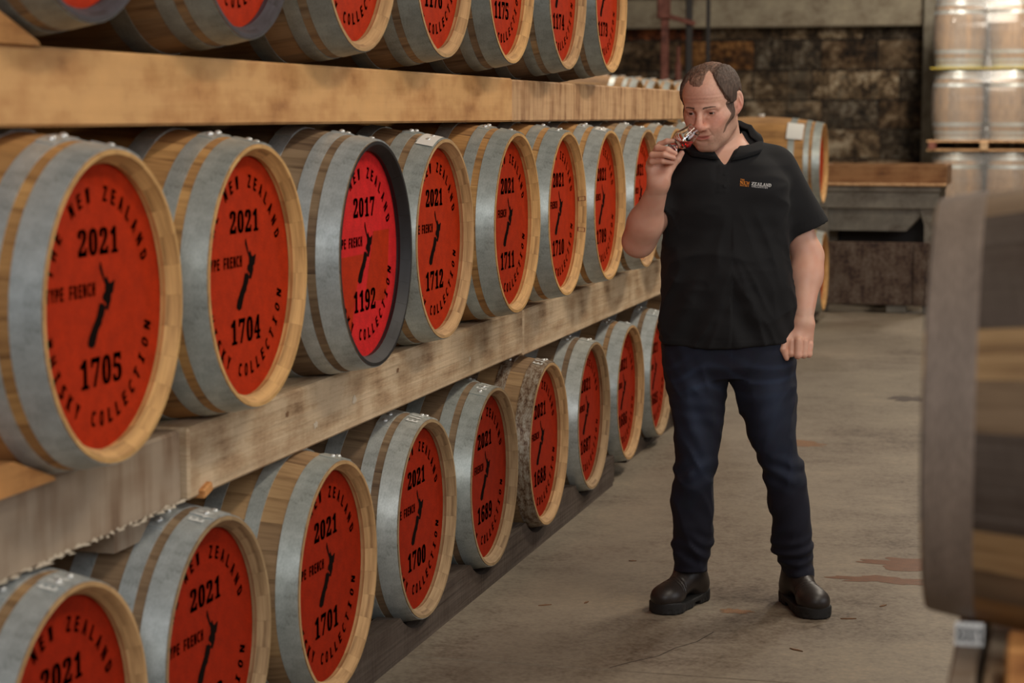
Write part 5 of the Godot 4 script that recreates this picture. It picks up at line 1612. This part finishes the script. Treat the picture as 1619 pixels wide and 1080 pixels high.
func boot(p: Vector3, s: int) -> float:
	var f := foot_axes(s)
	var r: Vector3 = p - f[0]
	var q := Vector3(r.dot(f[1]), r.y, r.dot(f[2]))   # along, up, across
	var d := cap(q, Vector3(0.012, 0.058, 0), Vector3(0.045, 0.15, 0), 0.041, 0.049)
	d = smin(d, ell(q, Vector3(0.004, 0.055, 0), Vector3(0.047, 0.050, 0.038)), 0.03)
	d = smin(d, cap(q, Vector3(0.06, 0.088, 0), Vector3(0.150, 0.058, 0), 0.044, 0.036), 0.04)
	d = smin(d, ell(q, Vector3(0.192, 0.050, 0), Vector3(0.060, 0.041, 0.051)), 0.03)
	d -= 0.0025 * exp(-pow((q.x - 0.125 - q.y * 0.3) / 0.018, 2.0)) * sin(q.x * 420.0 + q.z * 60.0)
	d += 0.0012 * exp(-pow((q.x - 0.148 + absf(q.z) * 0.5) / 0.003, 2.0))
	d = smax(d, 0.026 - q.y, 0.004)
	return smax(d, q.y - 0.165, 0.004)

func sole(p: Vector3, s: int) -> float:
	var f := foot_axes(s)
	var r: Vector3 = p - f[0]
	var q := Vector2(r.dot(f[1]), r.dot(f[2]))
	var out := func(c: Vector2, rad: float) -> float: return (q - c).length() - rad
	var d := smin(out.call(Vector2(0.0, 0.0), 0.045), out.call(Vector2(0.19, 0.0), 0.0575), 0.01)
	var t := clampf(q.x / 0.19, 0.0, 1.0)
	d = minf(d, absf(q.y) - lerpf(0.043, 0.053, t) if q.x > 0.0 and q.x < 0.19 else 1e9)
	var low := 0.0
	if q.x > 0.045 and q.x < 0.105:
		low = 0.014 * smoothstep(0.045, 0.055, q.x) * (1.0 - smoothstep(0.085, 0.105, q.x))
	var top := 0.030 + 0.012 * smoothstep(0.06, -0.03, q.x) + 0.010 * smoothstep(0.15, 0.235, q.x)
	var ribs := 0.0016 * (1.0 if sin(q.x * 330.0) > 0.0 else 0.0) * (1.0 if r.y < 0.016 else 0.0)
	return smax(smax(d + ribs, r.y - top, 0.004), low - r.y, 0.003)

func build_person() -> void:
	head_turn = Basis(Vector3.UP, deg_to_rad(-28)) * Basis(Vector3.RIGHT, deg_to_rad(15)) * Basis(Vector3(0, 0, 1), deg_to_rad(1.5))
	cloth.seed = 3
	cloth.frequency = 0.11
	cloth.fractal_octaves = 2
	fine.seed = 9
	fine.frequency = 0.11
	fine.fractal_octaves = 2
	var skin := mat(Color.WHITE, 0.48)
	skin.vertex_color_use_as_albedo = true
	skin.subsurf_scatter_enabled = true
	skin.subsurf_scatter_strength = 0.12
	skin.uv1_triplanar = true
	skin.uv1_scale = Vector3.ONE * 14.0
	skin.heightmap_enabled = true
	skin.heightmap_texture = T.fine
	skin.heightmap_scale = 0.06
	var black := mat(rgb(12, 9, 11), 0.9, T.weave, Vector3(60, 60, 1))
	black.rim_enabled = true
	black.rim = 0.06
	black.rim_tint = 0.6
	var denim := mat(Color.WHITE, 0.85, T.weave, Vector3(70, 70, 1))
	denim.vertex_color_use_as_albedo = true
	var hair_m := mat(Color.WHITE, 0.75)
	hair_m.vertex_color_use_as_albedo = true
	var leather := mat(rgb(50, 41, 36), 0.45, T.fine, Vector3(9, 9, 1))
	var rubber := mat(rgb(34, 31, 29), 0.7, T.fine, Vector3(9, 9, 1))
	var man := thing("person", "man with receding brown hair in black polo shirt and jeans, nosing a glass", "person", Vector3(-0.9275, 0, -6.3718), 0.2598)
	# one skin surface: trunk under the clothes, arms, hands, head
	var b := MB.new()
	var hidden := func(p: Vector3) -> float:
		var d := trunk(p) + 0.006
		for s in 2:
			d = smin(d, maxf(column(p, leg_rows[s], 2.0) + 0.014, 0.14 - p.y), 0.03)
		return smin(d, neck(p), 0.03)
	net(hidden, Vector3(-0.32, 0.06, -0.20), Vector3(0.24, 1.50, 0.18), 0.014, skin_paint, b)
	net(arm_l, Vector3(-0.43, 1.10, -0.12), Vector3(-0.14, 1.47, 0.28), 0.007, skin_paint, b)
	net(arm_r, Vector3(0.0, 0.90, -0.12), Vector3(0.26, 1.47, 0.11), 0.007, skin_paint, b)
	net(hand_l, Vector3(-0.36, 1.315, 0.16), Vector3(-0.21, 1.505, 0.30), 0.0025, skin_paint, b)
	net(hand_r, Vector3(0.075, 0.795, 0.0), Vector3(0.215, 0.965, 0.115), 0.0026, skin_paint, b)
	net(face, Vector3(-0.28, 1.40, -0.12), Vector3(0.0, 1.75, 0.22), 0.0029, face_paint, b)
	part("body", b.mesh(), skin, man)
	var hm := part("hair", net(hair, Vector3(-0.26, 1.48, -0.10), Vector3(0.0, 1.75, 0.18), 0.0029, hair_paint).mesh(), hair_m, man)
	hm.set_meta("label", "short receding brown hair with long slanting sideburns")
	part("eyebrows", net(brow, Vector3(-0.24, 1.57, 0.06), Vector3(-0.06, 1.64, 0.18), 0.0022).mesh(), mat(rgb(104, 78, 62), 0.85), man)
	for s in [-1.0, 1.0]:
		var at: Vector3 = HEAD_AT + head_turn * (Vector3(0.032 * s, -0.002, 0.0705) * HEAD_SIZE)
		var look := Vector3(-0.45, -0.42, 0.75).normalized()
		part("eyeball", eye_mesh(0.0124 * HEAD_SIZE, look), M.eye_white, man, at)
		var iris := part("iris", eye_cap(0.01255 * HEAD_SIZE, look, 0.50), mat(rgb(70, 46, 32), 0.25), man, at)
		part("pupil", eye_cap(0.01265 * HEAD_SIZE, look, 0.20), mat(rgb(10, 8, 8), 0.2), iris)
	var sh := part("polo_shirt", net(shirt, Vector3(-0.32, 0.84, -0.19), Vector3(0.30, 1.53, 0.20), 0.0065).mesh(), black, man)
	part("collar", net(collar, Vector3(-0.25, 1.36, -0.17), Vector3(0.08, 1.57, 0.16), 0.0036).mesh(), black, sh)
	part("jeans", net(jeans, Vector3(-0.30, 0.07, -0.20), Vector3(0.27, 0.97, 0.14), 0.0075, jeans_paint).mesh(), denim, man)
	for s in 2:
		var bo := part("boot", net(func(p: Vector3) -> float: return boot(p, s), [Vector3(-0.33, 0.0, -0.23), Vector3(0.09, 0.0, -0.21)][s], [Vector3(-0.06, 0.18, 0.10), Vector3(0.29, 0.18, 0.17)][s], 0.0055).mesh(), leather, man)
		part("sole", net(func(p: Vector3) -> float: return sole(p, s), [Vector3(-0.33, -0.01, -0.23), Vector3(0.09, -0.01, -0.21)][s], [Vector3(-0.06, 0.06, 0.10), Vector3(0.29, 0.06, 0.17)][s], 0.005).mesh(), rubber, bo)
	# buttons and the embroidered lettering, laid on the shirt's own surface
	for q in [[Vector2(-0.0915, 1.385), 0.0055], [Vector2(-0.0945, 1.352), 0.0055]]:
		var z := front_of(q[0])
		part("button", lathe_mesh([Vector2(q[1], 0), Vector2(q[1], 0.0018), Vector2(q[1] * 0.7, 0.0024), Vector2(0, 0.0020)], 16), M.button, sh, Vector3(q[0].x, q[0].y, z + 0.0002), Vector3(PI / 2, 0, 0))
	var orange := mat(rgb(232, 140, 36), 0.7)
	var white := mat(rgb(232, 228, 222), 0.7)
	var laid := func(p: Vector2) -> Array:
		var at := Vector2(0.0, 1.3560) + Vector2(p.x, p.y).rotated(-0.10)
		return [Vector3(at.x, at.y, front_of(at) + 0.0012), Vector3(0.1, 0, 1).normalized()]
	var lo := MB.new()
	row_of_letters(lo, "THE", "Droid Serif", Vector2(-0.0420, 0.0105), 0.013, 0.0048, laid, 0.8, 0.0)
	row_of_letters(lo, "NEW", "Droid Serif", Vector2(-0.0340, 0.0020), 0.0300, 0.0100, laid, 0.98, 0.0001)
	row_of_letters(lo, "WHISKY", "Droid Serif", Vector2(-0.0345, -0.0065), 0.029, 0.0042, laid, 0.8, 0.0)
	part("embroidery", lo.mesh(), orange, sh)
	var lw := MB.new()
	row_of_letters(lw, "ZEALAND", "Droid Serif", Vector2(0.0170, 0.0020), 0.0620, 0.0098, laid, 0.95, 0.0001)
	row_of_letters(lw, "COLLECTION", "Droid Serif", Vector2(0.0125, -0.0065), 0.050, 0.0042, laid, 0.8, 0.0)
	part("embroidery", lw.mesh(), white, sh)
	build_glass()

func front_of(at: Vector2) -> float:
	var z := 0.22
	for k in 40:
		var d := shirt(Vector3(at.x, at.y, z))
		if d < 0.0003:
			break
		z -= maxf(d * 0.7, 0.0003)
	return z

func eye_mesh(r: float, _look: Vector3) -> Mesh:
	var s := SphereMesh.new()
	s.radius = r
	s.height = 2.0 * r
	s.radial_segments = 32
	s.rings = 16
	return s

# the part of a ball round the direction of sight, out to an angle
func eye_cap(r: float, look: Vector3, wide: float) -> ArrayMesh:
	var b := MB.new()
	var side := look.cross(Vector3.UP).normalized()
	var up := side.cross(look)
	var at := func(a: float, t: float) -> Vector3: return look * cos(t) + (side * cos(a) + up * sin(a)) * sin(t)
	for j in 20:
		var a0 := TAU * j / 20
		var a1 := TAU * (j + 1) / 20
		for k in 4:
			var p: Array = [at.call(a0, wide * k / 4), at.call(a0, wide * (k + 1) / 4), at.call(a1, wide * (k + 1) / 4), at.call(a1, wide * k / 4)]
			if k > 0:
				b.tri(p[0] * r, p[2] * r, p[3] * r, p[0], p[2], p[3])
			b.tri(p[0] * r, p[1] * r, p[2] * r, p[0], p[1], p[2])
	return b.mesh()

# ---- the tasting glass
const FOOT := Vector3(-0.2626, 1.4628, 0.245)
const ALONG := Vector3(0.715, 0.640, -0.28)

func build_glass() -> void:
	var prof := [Vector2(0, 0.0), Vector2(0.019, 0.0), Vector2(0.0205, 0.0015), Vector2(0.0195, 0.004), Vector2(0.012, 0.009), Vector2(0.0085, 0.015), Vector2(0.0095, 0.0195), Vector2(0.018, 0.025), Vector2(0.0260, 0.033), Vector2(0.0300, 0.043), Vector2(0.0300, 0.051), Vector2(0.0270, 0.063), Vector2(0.0235, 0.076), Vector2(0.0220, 0.088), Vector2(0.0218, 0.094), Vector2(0.0212, 0.0946), Vector2(0.0206, 0.094), Vector2(0.0208, 0.088), Vector2(0.0223, 0.076), Vector2(0.0257, 0.063), Vector2(0.0286, 0.051), Vector2(0.0285, 0.044), Vector2(0.0245, 0.0355), Vector2(0.0165, 0.0285), Vector2(0.006, 0.0265), Vector2(0, 0.0262)]
	var local := man_frame()
	var up := ALONG.normalized()
	var x := up.cross(Vector3(0, 0, 1)).normalized()
	var basis := Basis(x, up, x.cross(up))
	var clear := mat(Color(1, 1, 1, 0.0), 0.02)
	clear.refraction_enabled = true
	clear.refraction_scale = 0.05
	clear.transparency = BaseMaterial3D.TRANSPARENCY_ALPHA
	var g := thing("whisky_glass", "small tulip-shaped tasting glass of red spirit tilted at the man's nose", "glass")
	g.transform = local * Transform3D(basis, FOOT)
	part("bowl", lathe_mesh(prof, 48), clear, g)
	var red := mat(Color(0.93, 0.06, 0.07, 0.0), 0.02)
	red.refraction_enabled = true
	red.refraction_scale = 0.035
	red.transparency = BaseMaterial3D.TRANSPARENCY_ALPHA
	# the spirit lies level in the tilted bowl
	var inner := [Vector2(0.0, 0.0262), Vector2(0.006, 0.0265), Vector2(0.0165, 0.0285), Vector2(0.0245, 0.0355), Vector2(0.0285, 0.044), Vector2(0.0286, 0.051), Vector2(0.0257, 0.063), Vector2(0.0223, 0.076), Vector2(0.0208, 0.088)]
	var level := 1.4880
	var spirit := func(p: Vector3) -> float:
		var r := Vector2(p.x, p.z).length()
		var d := 1e9
		for k in inner.size() - 1:
			if (p.y >= inner[k].y and p.y < inner[k + 1].y) or (k == inner.size() - 2 and p.y >= inner[k + 1].y):
				var t := clampf((p.y - inner[k].y) / (inner[k + 1].y - inner[k].y), 0, 1)
				d = (r - lerpf(inner[k].x, inner[k + 1].x, t)) * 0.8
		if p.y < inner[0].y + 0.0015:
			d = maxf(d, inner[0].y + 0.0015 - p.y) if d < 1e8 else 0.004
		var world_y := (FOOT + basis * p).y
		return maxf(d + 0.0004, world_y - level)
	part("spirit", net(spirit, Vector3(-0.034, 0.022, -0.034), Vector3(0.034, 0.092, 0.034), 0.0013).mesh(), red, g)

func man_frame() -> Transform3D:
	return Transform3D(Basis(Vector3.UP, 0.2598), Vector3(-0.9275, 0, -6.3718))
